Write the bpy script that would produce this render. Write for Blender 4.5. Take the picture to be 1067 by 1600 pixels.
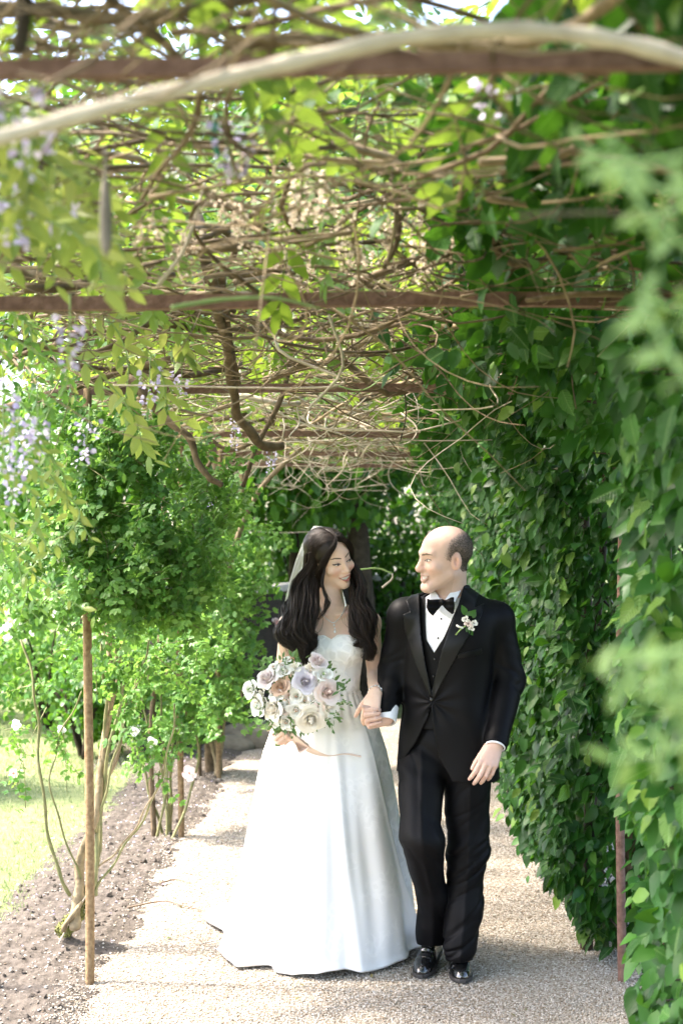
import bpy, math, random
import numpy as np
from mathutils import Vector, Matrix

# ------------------------------------------------------------------ scene, camera, light, exposure
scene = bpy.context.scene
for o in list(bpy.data.objects):
    bpy.data.objects.remove(o)
COL = scene.collection
FPX, CX, HY, CAMZ = 2222.0, 585.0, 830.0, 1.74      # focal length in px of the 1067x1600 frame, vanishing point, eye height

cam_data = bpy.data.cameras.new('camera')
cam = bpy.data.objects.new('camera', cam_data)
COL.objects.link(cam)
cam.location = (0, 0, CAMZ)
cam.rotation_euler = (math.radians(90), 0, 0)
cam_data.sensor_fit = 'VERTICAL'
cam_data.sensor_height = 36.0
cam_data.sensor_width = 24.0
cam_data.lens = FPX / 1600 * 36.0
cam_data.shift_x = (533.5 - CX) / 1600
cam_data.shift_y = (HY - 800.0) / 1600
cam_data.clip_end = 600
cam_data.clip_start = 0.05
cam_data.dof.use_dof = True
cam_data.dof.focus_distance = 5.5
cam_data.dof.aperture_fstop = 3.6
scene.camera = cam

SUN_EL, SUN_AZ = 52.0, -84.0      # azimuth measured from +Y (view direction) towards +X : the sun stands high on the left
world = bpy.data.worlds.new('World')
scene.world = world
world.use_nodes = True
wn = world.node_tree
sky = wn.nodes.new('ShaderNodeTexSky')
sky.sky_type = 'NISHITA'
sky.sun_disc = False
sky.sun_elevation = math.radians(SUN_EL)
sky.sun_rotation = math.radians(SUN_AZ)
sky.air_density = 1.0
sky.dust_density = 3.0
sky.ozone_density = 0.6
bg = wn.nodes['Background']
bg.inputs['Strength'].default_value = 0.15
wn.links.new(sky.outputs[0], bg.inputs['Color'])
sun_data = bpy.data.lights.new('sun', 'SUN')
sun_data.energy = 2.0
sun_data.angle = math.radians(4.0)      # thin high haze softens the sun
sun_data.color = (1.0, 0.94, 0.84)
sun = bpy.data.objects.new('sun', sun_data)
COL.objects.link(sun)
_el, _az = math.radians(SUN_EL), math.radians(SUN_AZ)
_sd = Vector((math.sin(_az) * math.cos(_el), math.cos(_az) * math.cos(_el), math.sin(_el)))
sun.rotation_euler = _sd.to_track_quat('Z', 'Y').to_euler()
sun.location = _sd * 30
scene.view_settings.view_transform = 'Standard'
scene.view_settings.look = 'None'
scene.view_settings.gamma = 1.0
scene.view_settings.use_curve_mapping = False
scene.view_settings.exposure = 3.2
scene.view_settings.use_white_balance = True      # balanced for open shade, as the photograph is
scene.view_settings.white_balance_temperature = 6700
scene.view_settings.white_balance_tint = 15.0
scene.render.engine = 'CYCLES'
scene.cycles.max_bounces = 9
scene.cycles.diffuse_bounces = 5
scene.cycles.transmission_bounces = 6
scene.cycles.transparent_max_bounces = 8
scene.cycles.glossy_bounces = 3
scene.cycles.use_denoising = True
scene.cycles.sample_clamp_indirect = 6.0
scene.cycles.caustics_reflective = False
scene.cycles.caustics_refractive = False

rng = np.random.default_rng(11)

def P(px, py, Y):
    """a pixel of the photograph at the distance Y -> a point of the place"""
    return np.array([(px - CX) / FPX * Y, Y, CAMZ - (py - HY) / FPX * Y])

# ------------------------------------------------------------------ materials
MATS = {}
def _new(name):
    m = bpy.data.materials.new(name)
    m.use_nodes = True
    nt = m.node_tree
    return m, nt, nt.nodes, nt.links, nt.nodes['Principled BSDF'], nt.nodes['Material Output']

def _ramp(n, stops):
    r = n.new('ShaderNodeValToRGB')
    e = r.color_ramp.elements
    while len(e) < len(stops):
        e.new(0.5)
    for el, (p, c) in zip(e, stops):
        el.position = p
        el.color = (*c, 1)
    return r

def surf(name, c1, c2=None, rough=0.6, scale=20.0, bump=0.0, bscale=None, spec=0.5, metal=0.0, coat=0.0, sheen=0.0, sss=0.0, detail=4.0, stretch=None, dist=0.01):
    m, nt, n, l, b, out = _new(name)
    c2 = c2 or c1
    tc = n.new('ShaderNodeTexCoord')
    src = tc.outputs['Object']
    if stretch:
        mp = n.new('ShaderNodeMapping')
        mp.inputs['Scale'].default_value = stretch
        l.new(src, mp.inputs['Vector'])
        src = mp.outputs[0]
    nz = n.new('ShaderNodeTexNoise')
    nz.inputs['Scale'].default_value = scale
    nz.inputs['Detail'].default_value = detail
    l.new(src, nz.inputs['Vector'])
    r = _ramp(n, [(0.3, c1), (0.7, c2)])
    l.new(nz.outputs['Fac'], r.inputs[0])
    l.new(r.outputs[0], b.inputs['Base Color'])
    b.inputs['Roughness'].default_value = rough
    b.inputs['Specular IOR Level'].default_value = spec
    b.inputs['Metallic'].default_value = metal
    b.inputs['Coat Weight'].default_value = coat
    b.inputs['Coat Roughness'].default_value = 0.04
    if sheen:
        b.inputs['Sheen Weight'].default_value = sheen
    if sss:
        b.inputs['Subsurface Weight'].default_value = sss
        b.inputs['Subsurface Radius'].default_value = (0.012, 0.005, 0.003)
        b.inputs['Subsurface Scale'].default_value = 0.6
    if bump:
        nb = n.new('ShaderNodeTexNoise')
        nb.inputs['Scale'].default_value = bscale or scale * 3
        nb.inputs['Detail'].default_value = 5
        l.new(src, nb.inputs['Vector'])
        bp = n.new('ShaderNodeBump')
        bp.inputs['Strength'].default_value = bump
        bp.inputs['Distance'].default_value = dist
        l.new(nb.outputs['Fac'], bp.inputs['Height'])
        l.new(bp.outputs[0], b.inputs['Normal'])
    MATS[name] = m
    return m

def leafmat(name, cols, trans=(0.25, 0.5, 0.05), tfac=0.35, rough=0.4, spec=0.5, obj=False):
    """leaf: glossy face, light shining through; colour varies leaf by leaf"""
    m, nt, n, l, b, out = _new(name)
    if obj:
        a = n.new('ShaderNodeObjectInfo')
        fac = a.outputs['Random']
    else:
        a = n.new('ShaderNodeAttribute')
        a.attribute_name = 'tint'
        fac = a.outputs['Fac']
    k = len(cols)
    r = _ramp(n, [(i / max(1, k - 1), c) for i, c in enumerate(cols)])
    l.new(fac, r.inputs[0])
    l.new(r.outputs[0], b.inputs['Base Color'])
    b.inputs['Roughness'].default_value = rough
    b.inputs['Specular IOR Level'].default_value = spec
    if obj:                                   # single leaves: pressed side veins and a paler midrib, in the leaf's own coordinates
        tc = n.new('ShaderNodeTexCoord'); sx = n.new('ShaderNodeSeparateXYZ'); l.new(tc.outputs['Object'], sx.inputs[0])
        ab = n.new('ShaderNodeMath'); ab.operation = 'ABSOLUTE'; l.new(sx.outputs['X'], ab.inputs[0])
        ma = n.new('ShaderNodeMath'); ma.operation = 'MULTIPLY_ADD'; ma.inputs[1].default_value = -0.85; l.new(ab.outputs[0], ma.inputs[0]); l.new(sx.outputs['Y'], ma.inputs[2])
        mu = n.new('ShaderNodeMath'); mu.operation = 'MULTIPLY'; mu.inputs[1].default_value = 68.0; l.new(ma.outputs[0], mu.inputs[0])
        si = n.new('ShaderNodeMath'); si.operation = 'SINE'; l.new(mu.outputs[0], si.inputs[0])
        bp = n.new('ShaderNodeBump'); bp.inputs['Strength'].default_value = 0.5; bp.inputs['Distance'].default_value = 0.0012; l.new(si.outputs[0], bp.inputs['Height']); l.new(bp.outputs[0], b.inputs['Normal'])
        rib = n.new('ShaderNodeMapRange'); rib.inputs['From Min'].default_value = 0.010; rib.inputs['From Max'].default_value = 0.024; rib.inputs['To Min'].default_value = 0.45; rib.inputs['To Max'].default_value = 0.0; l.new(ab.outputs[0], rib.inputs['Value'])
        mm = n.new('ShaderNodeMix'); mm.data_type = 'RGBA'; l.new(rib.outputs[0], mm.inputs['Factor']); l.new(r.outputs[0], mm.inputs['A']); mm.inputs['B'].default_value = (0.16, 0.28, 0.09, 1); l.new(mm.outputs['Result'], b.inputs['Base Color'])
    t = n.new('ShaderNodeBsdfTranslucent')
    mx = n.new('ShaderNodeMix')
    mx.data_type = 'RGBA'
    mx.inputs['Factor'].default_value = 0.5
    l.new(r.outputs[0], mx.inputs['A'])
    mx.inputs['B'].default_value = (*trans, 1)
    l.new(mx.outputs['Result'], t.inputs['Color'])
    ms = n.new('ShaderNodeMixShader')
    ms.inputs[0].default_value = tfac
    l.new(b.outputs[0], ms.inputs[1])
    l.new(t.outputs[0], ms.inputs[2])
    l.new(ms.outputs[0], out.inputs['Surface'])
    MATS[name] = m
    return m

for sfx, ob in (('', False), ('_one', True)):
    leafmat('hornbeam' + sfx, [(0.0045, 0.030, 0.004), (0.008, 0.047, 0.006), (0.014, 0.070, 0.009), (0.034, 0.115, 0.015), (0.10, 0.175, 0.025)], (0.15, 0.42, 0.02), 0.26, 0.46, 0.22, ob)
    leafmat('rose_leaf' + sfx, [(0.030, 0.105, 0.018), (0.052, 0.165, 0.028), (0.095, 0.23, 0.042), (0.17, 0.31, 0.075)], (0.34, 0.60, 0.08), 0.42, 0.42, 0.28, ob)
    leafmat('wisteria_leaf' + sfx, [(0.09, 0.18, 0.025), (0.15, 0.24, 0.04), (0.22, 0.29, 0.06), (0.31, 0.34, 0.09)], (0.50, 0.56, 0.12), 0.42, 0.42, 0.35, ob)
leafmat('roof_leaf', [(0.02, 0.07, 0.01), (0.04, 0.115, 0.015), (0.08, 0.17, 0.022), (0.15, 0.24, 0.04)], (0.40, 0.54, 0.05), 0.45, 0.42, 0.35)
leafmat('young_leaf', [(0.09, 0.17, 0.04), (0.16, 0.25, 0.065)], (0.32, 0.44, 0.10), 0.42, 0.4, 0.4)
leafmat('far_leaf', [(0.007, 0.036, 0.004), (0.014, 0.066, 0.006), (0.032, 0.115, 0.010), (0.08, 0.19, 0.02)], (0.20, 0.48, 0.025), 0.35, 0.45, 0.3)
leafmat('grass', [(0.15, 0.21, 0.09), (0.21, 0.27, 0.12), (0.27, 0.31, 0.17)], (0.40, 0.48, 0.20), 0.35, 0.5, 0.3)
leafmat('bouquet_leaf', [(0.04, 0.11, 0.03), (0.09, 0.19, 0.06), (0.18, 0.28, 0.11)], (0.3, 0.45, 0.1), 0.3, 0.45, 0.4)
def petal(name, c, c2, t=0.16):
    leafmat(name, [c, c2], tuple(min(1, x * 1.05) for x in c2), t, 0.6, 0.25)
petal('petal_white', (0.80, 0.79, 0.72), (0.86, 0.85, 0.80))
petal('petal_cream', (0.85, 0.78, 0.66), (0.86, 0.82, 0.74))
petal('petal_blush', (0.80, 0.62, 0.56), (0.88, 0.76, 0.70))
petal('petal_mauve', (0.72, 0.59, 0.56), (0.85, 0.76, 0.73))
petal('petal_lilac', (0.64, 0.58, 0.63), (0.78, 0.73, 0.77))
petal('petal_tan', (0.52, 0.33, 0.22), (0.68, 0.49, 0.37))
petal('petal_pink', (0.80, 0.45, 0.42), (0.85, 0.68, 0.62))
petal('petal_wisteria', (0.38, 0.33, 0.58), (0.66, 0.60, 0.74))
petal('petal_dried', (0.52, 0.42, 0.30), (0.72, 0.62, 0.50), 0.4)
surf('bark_vine', (0.065, 0.046, 0.027), (0.15, 0.11, 0.066), 0.85, 26, 0.6, 60, 0.2)
surf('bark_tan', (0.14, 0.105, 0.06), (0.29, 0.22, 0.14), 0.8, 22, 0.4, 60, 0.25)
surf('bark_pale', (0.32, 0.275, 0.21), (0.46, 0.40, 0.31), 0.75, 22, 0.3, 60, 0.25)
surf('bark_dark', (0.022, 0.017, 0.011), (0.06, 0.046, 0.03), 0.9, 14, 0.8, 40, 0.2)
surf('cane_green', (0.11, 0.13, 0.05), (0.22, 0.20, 0.09), 0.6, 30, 0.2, 60, 0.3)
surf('cane_brown', (0.16, 0.12, 0.07), (0.30, 0.24, 0.14), 0.8, 30, 0.6, 60, 0.3)
surf('moss', (0.10, 0.12, 0.03), (0.22, 0.22, 0.08), 0.95, 60, 0.6, 90, 0.1)
surf('stem_green', (0.14, 0.24, 0.06), (0.2, 0.3, 0.09), 0.5, 30)
surf('rust', (0.11, 0.058, 0.042), (0.21, 0.125, 0.095), 0.8, 45, 0.35, 140, 0.3, 0.2)
surf('rust_post', (0.15, 0.09, 0.045), (0.28, 0.20, 0.105), 0.85, 60, 0.4, 160, 0.25, 0.0)
surf('wire', (0.25, 0.25, 0.22), (0.35, 0.34, 0.3), 0.6, 40, 0, None, 0.4)
surf('seed_pod', (0.14, 0.12, 0.10), (0.22, 0.19, 0.16), 0.7, 40, 0.3, 90, 0.3)
surf('tie', (0.02, 0.18, 0.10), (0.03, 0.24, 0.14), 0.5, 30)
surf('timber_dark', (0.018, 0.014, 0.011), (0.045, 0.034, 0.026), 0.75, 12, 0.4, 60, 0.3, stretch=(1, 1, 8))
surf('stone_cap', (0.34, 0.32, 0.29), (0.52, 0.49, 0.45), 0.85, 14, 0.4, 60, 0.2)
surf('rock', (0.10, 0.085, 0.06), (0.22, 0.19, 0.14), 0.9, 9, 0.7, 30, 0.2)
surf('twig_ground', (0.10, 0.07, 0.05), (0.20, 0.15, 0.1), 0.9, 30)

# ------------------------------------------------------------------ mesh helpers
def tag(o, label=None, cat=None, group=None, kind=None):
    if label: o['label'] = label
    if cat: o['category'] = cat
    if group: o['group'] = group
    if kind: o['kind'] = kind
    return o

def empty(name, loc, label=None, cat=None, group=None):
    o = bpy.data.objects.new(name, None)
    o.empty_display_size = 0.1
    COL.objects.link(o)
    o.location = loc
    tag(o, label, cat, group)
    return o

def make_mesh(name, V, F, mat, smooth=True, tint=None, matidx=None, col=None, uv=None):
    """V (n,3); F list of int arrays, each (k, corners)"""
    me = bpy.data.meshes.new(name)
    V = np.ascontiguousarray(V, np.float32)
    F = [np.asarray(f, np.int32) for f in (F if isinstance(F, list) else [F]) if len(f)]
    loops = np.concatenate([f.ravel() for f in F])
    cnt = np.concatenate([np.full(len(f), f.shape[1], np.int32) for f in F])
    start = np.concatenate([[0], np.cumsum(cnt)[:-1]]).astype(np.int32)
    me.vertices.add(len(V)); me.vertices.foreach_set('co', V.ravel())
    me.loops.add(len(loops)); me.loops.foreach_set('vertex_index', loops.astype(np.int32))
    me.polygons.add(len(cnt)); me.polygons.foreach_set('loop_start', start)
    me.polygons.foreach_set('loop_total', cnt)
    me.polygons.foreach_set('use_smooth', np.full(len(cnt), smooth, bool))
    for mm in (mat if isinstance(mat, (list, tuple)) else [mat]):
        me.materials.append(MATS[mm] if isinstance(mm, str) else mm)
    if matidx is not None:
        me.polygons.foreach_set('material_index', np.asarray(matidx, np.int32))
    if tint is not None:
        a = me.attributes.new('tint', 'FLOAT', 'POINT')
        a.data.foreach_set('value', np.asarray(tint, np.float32))
    if col is not None:
        a = me.color_attributes.new('col', 'FLOAT_COLOR', 'POINT')
        c4 = np.ones((len(V), 4), np.float32); c4[:, :3] = col
        a.data.foreach_set('color', c4.ravel())
    me.update(calc_edges=True)
    me.validate(clean_customdata=False)
    return me

def link(name, me, parent=None, loc=None):
    """loc: world origin the mesh is expressed about (mesh is in world coordinates when None)"""
    o = bpy.data.objects.new(name, me)
    COL.objects.link(o)
    if parent is not None:
        o.parent = parent
        o.matrix_parent_inverse = Matrix.Translation(-Vector(parent_loc(parent)))
    if loc is not None:
        o.location = loc
    return o

def parent_loc(p):
    v = Vector((0, 0, 0))
    while p is not None:
        if p.type == 'EMPTY':
            v = v + Vector(p.location)
            break
        p = p.parent if False else None
    return v

def obj(name, V, F, mat, parent=None, **k):
    return link(name, make_mesh(name, V, F, mat, **k), parent)

class Acc:
    """collects pieces into one mesh"""
    def __init__(s): s.V = []; s.F = {}; s.n = 0; s.T = []
    def add(s, V, F, tint=None):
        V = np.asarray(V, float)
        for f in (F if isinstance(F, list) else [F]):
            f = np.asarray(f)
            if len(f): s.F.setdefault(f.shape[1], []).append(f + s.n)
        s.V.append(V); s.n += len(V)
        s.T.append(np.full(len(V), 0.5) if tint is None else np.broadcast_to(tint, (len(V),)))
    def obj(s, name, mat, parent=None, smooth=True, **k):
        return obj(name, np.concatenate(s.V), [np.concatenate(v) for v in s.F.values()], mat, parent, smooth=smooth, tint=np.concatenate(s.T), **k)

def norm(v):
    v = np.asarray(v, float)
    return v / np.maximum(np.linalg.norm(v, axis=-1, keepdims=True), 1e-9)

def spline(pts, n):
    """Catmull-Rom through pts (k,d) sampled at n points"""
    p = np.asarray(pts, float)
    if len(p) == 2:
        t = np.linspace(0, 1, n)[:, None]
        return p[0] * (1 - t) + p[1] * t
    q = np.vstack([2 * p[0] - p[1], p, 2 * p[-1] - p[-2]])
    u = np.linspace(0, len(p) - 1 - 1e-9, n)
    i = u.astype(int); t = (u - i)[:, None]
    a, b, c, d = q[i], q[i + 1], q[i + 2], q[i + 3]
    return 0.5 * (2 * b + (c - a) * t + (2 * a - 5 * b + 4 * c - d) * t ** 2 + (3 * b - a - 3 * c + d) * t ** 3)

def tube(path, r, sides=6, closed=False):
    """rings along a path, radius per point, rounded off at both ends"""
    p = np.asarray(path, float); n = len(p)
    r = np.broadcast_to(np.asarray(r, float), (n,))
    t = np.gradient(p, axis=0); t = norm(t)
    up = np.tile([0.12, 0.33, 0.94], (n, 1))
    par = np.abs((t * up).sum(1)) > 0.9
    if par.any(): up = np.tile([0.94, 0.31, 0.1], (n, 1))
    u = norm(np.cross(t, up)); v = np.cross(t, u)
    a = np.arange(sides) / sides * 2 * np.pi
    V = (p[:, None] + r[:, None, None] * (np.cos(a)[None, :, None] * u[:, None] + np.sin(a)[None, :, None] * v[:, None])).reshape(-1, 3)
    i = np.arange(n - 1)[:, None] * sides; j = np.arange(sides)[None]; k = (j + 1) % sides
    F = np.stack([i + j, i + k, i + sides + k, i + sides + j], -1).reshape(-1, 4)
    V = np.vstack([V, p[0] - t[0] * r[0] * 0.5, p[-1] + t[-1] * r[-1] * 0.5])
    jj = np.arange(sides); kk = (jj + 1) % sides
    c0 = np.stack([np.full(sides, n * sides), kk, jj], -1)
    c1 = np.stack([np.full(sides, n * sides + 1), (n - 1) * sides + jj, (n - 1) * sides + kk], -1)
    return V, [F, np.vstack([c0, c1])]

def basis(axis, nrm):
    y = norm(axis); z = nrm - (np.sum(nrm * y, -1, keepdims=True)) * y
    z = norm(z); x = np.cross(y, z)
    return np.stack([x, y, z], -1)

def scatter(TV, TF, pos, B, size):
    """copies of a template: pos (n,3), B (n,3,3) columns x,y,z, size (n,) -> joined arrays"""
    n = len(pos); k = len(TV)
    V = np.einsum('nij,kj->nki', B, TV) * np.asarray(size).reshape(-1, 1, 1) + np.asarray(pos)[:, None]
    off = (np.arange(n) * k)[:, None, None]
    F = [(np.asarray(f)[None] + off).reshape(-1, np.asarray(f).shape[1]) for f in TF]
    return V.reshape(-1, 3), F

def leaf_template(width=0.5, n=4, serrate=0.0, fold=0.12, droop=0.12, belly=0.42):
    """leaf of length 1 along +Y, face up +Z, folded on its midrib"""
    ys = np.linspace(0, 1, n + 1)
    w = width * 0.5 * np.sin(np.pi * np.clip(ys, 0, 1) ** (math.log(0.5) / math.log(belly))) ** 0.8
    mid = np.stack([0 * ys, ys, -droop * ys ** 2], -1)
    V = [mid]; side = []
    for s in (-1, 1):
        sv = []
        for i in range(1, n):
            yy = ys[i]; ww = w[i]
            sv.append((s * ww, yy - 0.03, -droop * yy ** 2 + fold * ww * 2 * (0.5 if i % 2 else 1.0)))
            if serrate and i < n - 0:
                y2 = (ys[i] + ys[i + 1]) / 2; w2 = (w[i] + w[min(i + 1, n)]) / 2
                sv.append((s * max(0.012, w2 - serrate), y2 - 0.015, -droop * y2 ** 2 + fold * w2 * 1.6))
        side.append(np.array(sv))
    V = np.vstack([mid] + side); m = n + 1
    tris = []
    for s in range(2):
        base = m + s * len(side[0]); k = len(side[0]); per = 2 if serrate else 1
        ids = [base + i for i in range(k)]
        # strip between midrib and outline
        chain = [0] + ids + [n]
        for c in range(len(chain) - 1):
            a, b = chain[c], chain[c + 1]
            mi = min(n, (c + (per - 1)) // per) if per == 2 else min(n, c)
            ma, mb = mi, min(n, mi + (1 if (per == 1 or c % 2 == 0) else 0))
            for tri in ((ma, a, b), (ma, b, mb)):
                if len(set(tri)) == 3:
                    tris.append(tri if s else tri[::-1])
    return V, [np.array(tris)]

LEAF = leaf_template(0.56, 4, 0.0, 0.16, 0.16, 0.45)
LEAF_FINE = leaf_template(0.58, 6, 0.022, 0.16, 0.18, 0.42)
LEAFLET = leaf_template(0.42, 3, 0.0, 0.14, 0.15, 0.45)
SMALL = leaf_template(0.62, 3, 0.0, 0.18, 0.12, 0.5)

def compound(n_pairs, length, leaf_len, T=LEAFLET, droop=0.35, ang=62):
    """pinnate leaf along +Y: rachis plus paired leaflets"""
    A = Acc()
    ts = np.linspace(0.18, 0.95, n_pairs)
    f = lambda t: np.array([0, t * length, -droop * length * t * t])
    rp = np.array([f(t) for t in np.linspace(0, 1, 6)])
    V, F = tube(rp, 0.0016 * np.linspace(1.2, 0.6, 6), 3)
    A.add(V, F)
    for t in list(ts) + [1.0]:
        for s in ((-1, 1) if t < 1 else (0,)):
            a = math.radians(ang * (1 - 0.35 * t)) * s
            ax = np.array([math.sin(a), math.cos(a), -0.25]); nr = np.array([0.0, 0.3, 1.0])
            B = basis(ax[None], nr[None])
            V, F = scatter(T[0], T[1], f(t)[None], B, [leaf_len * (0.85 + 0.3 * math.sin(3 * t))])
            A.add(V, F)
    return np.concatenate(A.V), [np.concatenate(v) for v in A.F.values()]

WLEAF = compound(5, 0.22, 0.062)
RLEAF = compound(2, 0.05, 0.032, SMALL, 0.2, 70)
RLEAF = (RLEAF[0], RLEAF[1])

def fbm(p, seed=0, octaves=3, freq=1.0):
    """cheap smooth noise from sines, p (...,3) -> about -1..1"""
    r = np.random.default_rng(seed); out = 0; amp = 1.0; tot = 0
    p = np.asarray(p, float)
    for o in range(octaves):
        for _ in range(3):
            k = norm(r.normal(size=3)) * freq * (2.0 ** o) * r.uniform(0.7, 1.4)
            out = out + amp / 3 * 1.6 * np.sin(p @ k + r.uniform(0, 6.28))
        tot += amp; amp *= 0.5
    return out / tot

def copies(name, me, mats4, parent):
    for M in mats4:
        o = bpy.data.objects.new(name, me)
        COL.objects.link(o)
        o.parent = parent
        o.matrix_basis = Matrix.Translation(-Vector(parent.location)) @ M if parent.type == 'EMPTY' else M

def mats_from(pos, B, size):
    out = []
    for p, b, s in zip(pos, B, size):
        M = Matrix(((b[0, 0] * s, b[0, 1] * s, b[0, 2] * s, p[0]), (b[1, 0] * s, b[1, 1] * s, b[1, 2] * s, p[1]), (b[2, 0] * s, b[2, 1] * s, b[2, 2] * s, p[2]), (0, 0, 0, 1)))
        out.append(M)
    return out

def px_of(p):
    p = np.asarray(p)
    return CX + p[..., 0] / p[..., 1] * FPX, HY - (p[..., 2] - CAMZ) / p[..., 1] * FPX

def leaves(parent, pos, axis, nrm, size, T, mat, n_parts=0, T_one=None, mat_one=None, score=None, tint=None, part='leaf', mass='leaf_mass'):
    """n_parts largest-showing leaves become leaf objects, all others one leaf mass"""
    pos = np.asarray(pos); B = basis(np.asarray(axis), np.asarray(nrm)); n = len(pos)
    size = np.broadcast_to(size, (n,)); tint = rng.random(n) if tint is None else tint
    keep = np.ones(n, bool)
    if n_parts:
        x, y = px_of(pos)
        s = size / np.maximum(pos[:, 1], 0.3) * (1 if score is None else score)
        s = np.where((x > 0) & (x < 1067) & (y > 0) & (y < 1600) & (pos[:, 1] > 0.3), s, -1)
        top = np.argsort(-s)[:n_parts]; top = top[s[top] > 0]
        T1 = T_one or T
        me = make_mesh(part, T1[0], T1[1], mat_one or mat + '_one')
        copies(part, me, mats_from(pos[top], B[top], size[top]), parent)
        keep[top] = False
    if keep.any():
        V, F = scatter(T[0], T[1], pos[keep], B[keep], size[keep])
        o = obj(mass, V, F, mat, parent, tint=np.repeat(tint[keep], len(T[0])))
        o['kind'] = 'stuff'
# ------------------------------------------------------------------ ground
def ground_mat(name, kind):
    m, nt, n, l, b, out = _new(name)
    tc = n.new('ShaderNodeTexCoord')
    b.inputs['Roughness'].default_value = 0.9
    b.inputs['Specular IOR Level'].default_value = 0.2
    bp = n.new('ShaderNodeBump')
    if kind == 'gravel':
        v = n.new('ShaderNodeTexVoronoi'); v.inputs['Scale'].default_value = 120
        l.new(tc.outputs['Object'], v.inputs['Vector'])
        sp = n.new('ShaderNodeSeparateColor'); l.new(v.outputs['Color'], sp.inputs[0])
        r = _ramp(n, [(0.0, (0.12, 0.095, 0.065)), (0.3, (0.20, 0.165, 0.12)), (0.6, (0.28, 0.25, 0.20)), (1.0, (0.38, 0.355, 0.305))])
        l.new(sp.outputs[0], r.inputs[0]); l.new(r.outputs[0], b.inputs['Base Color'])
        l.new(v.outputs['Distance'], bp.inputs['Height']); bp.invert = True
        bp.inputs['Strength'].default_value = 0.8; bp.inputs['Distance'].default_value = 0.006
    else:
        c = {'soil': [(0.045, 0.038, 0.030), (0.085, 0.073, 0.060), (0.135, 0.118, 0.10)], 'lawn': [(0.11, 0.14, 0.055), (0.16, 0.19, 0.08), (0.21, 0.225, 0.11)], 'earth': [(0.05, 0.06, 0.025), (0.07, 0.09, 0.03), (0.10, 0.11, 0.04)]}[kind]
        z = n.new('ShaderNodeTexNoise'); z.inputs['Scale'].default_value = 9 if kind != 'soil' else 26; z.inputs['Detail'].default_value = 9; z.inputs['Roughness'].default_value = 0.7
        l.new(tc.outputs['Object'], z.inputs['Vector'])
        r = _ramp(n, [(0.3, c[0]), (0.5, c[1]), (0.72, c[2])])
        l.new(z.outputs['Fac'], r.inputs[0]); l.new(r.outputs[0], b.inputs['Base Color'])
        l.new(z.outputs['Fac'], bp.inputs['Height']); bp.inputs['Strength'].default_value = 0.7; bp.inputs['Distance'].default_value = 0.03
    l.new(bp.outputs[0], b.inputs['Normal'])
    MATS[name] = m
for k in ('gravel', 'soil', 'lawn', 'earth'):
    ground_mat(k, k)

def sheet(name, x0, x1, y0, y1, nx, ny, zf, mat, wob=None):
    xs = np.linspace(x0, x1, nx); ys = np.linspace(y0, y1, ny)
    X, Y = np.meshgrid(xs, ys)
    if wob: X = X + wob(X, Y)
    p = np.stack([X, Y, 0 * X], -1)
    p[..., 2] = zf(p)
    i = np.arange((ny - 1))[:, None] * nx + np.arange(nx - 1)[None]
    F = np.stack([i, i + 1, i + nx + 1, i + nx], -1).reshape(-1, 4)
    o = obj(name, p.reshape(-1, 3), F, mat)
    o['kind'] = 'structure'
    return o

def soil_z(p):
    x = p[..., 0]
    m = np.clip((-1.0 - x) / 0.16, 0, 1) * np.clip((x + 1.78) / 0.2, 0, 1)
    z = 0.018 + 0.02 * fbm(p, 3, 3, 6.0) + 0.014 * fbm(p, 4, 3, 26.0) + 0.006 * fbm(p, 5, 2, 80.0)
    return -0.018 + m * np.clip(z + 0.006, 0.0, 0.08)
def path_edge(y): return -1.06 + 0.07 * np.sin(y * 2.1 + 0.6) + 0.05 * np.sin(y * 5.3) + 0.025 * np.sin(y * 13.0)
def path_z(p):
    return 0.004 * fbm(p, 8, 3, 5.0) - 0.012 * np.clip((path_edge(p[..., 1]) + 0.10 - p[..., 0]) / 0.1, 0, 1)
sheet('ground', -160, 160, -60, 300, 20, 20, lambda p: -0.05 + 0 * p[..., 0], 'earth')
sheet('lawn', -30, -1.62, 1.0, 40, 60, 80, lambda p: -0.016 + 0.01 * fbm(p, 2, 2, 1.5), 'lawn', lambda X, Y: np.where(X > -1.8, 0.08 * np.sin(Y * 1.7) + 0.04 * np.sin(Y * 5.0), 0))
sheet('soil_bed', -2.15, -0.9, 3.2, 12.6, 150, 900, soil_z, 'soil')
sheet('gravel_path', -1.2, 1.75, 0.2, 13.2, 90, 260, path_z, 'gravel', lambda X, Y: np.where(X < -1.19, path_edge(Y) + 1.2, 0))

# loose pebbles of the path and their spill over the soil
leafmat('pebble', [(0.08, 0.058, 0.038), (0.175, 0.132, 0.088), (0.25, 0.218, 0.168), (0.33, 0.302, 0.252), (0.46, 0.435, 0.385)], (0.5, 0.5, 0.5), 0.0, 0.8, 0.3)
n = 85000
yy = 4.85 + 5.5 * rng.random(n) ** 1.9
xx = -1.25 + 2.35 * rng.random(n)
keep = (xx > path_edge(yy) - np.abs(rng.normal(0, 0.05, n)) * 1.4)
xx, yy = xx[keep], yy[keep]; n = len(xx)
pos = np.stack([xx, yy, 0 * xx], -1)
pos[:, 2] = np.maximum(path_z(pos), soil_z(pos)) + 0.002
OCT = np.array([(1, 0, 0), (-1, 0.15, 0), (0, 0.8, 0.1), (0.1, -0.85, 0), (0.1, 0.1, 0.65), (0, 0, -0.6)], float)
OCTF = np.array([(0, 2, 4), (2, 1, 4), (1, 3, 4), (3, 0, 4), (2, 0, 5), (1, 2, 5), (3, 1, 5), (0, 3, 5)])
B = basis(np.stack([rng.normal(size=n), rng.normal(size=n), 0.35 * rng.normal(size=n)], -1), np.stack([0.3 * rng.normal(size=n), 0.3 * rng.normal(size=n), np.ones(n)], -1))
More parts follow.
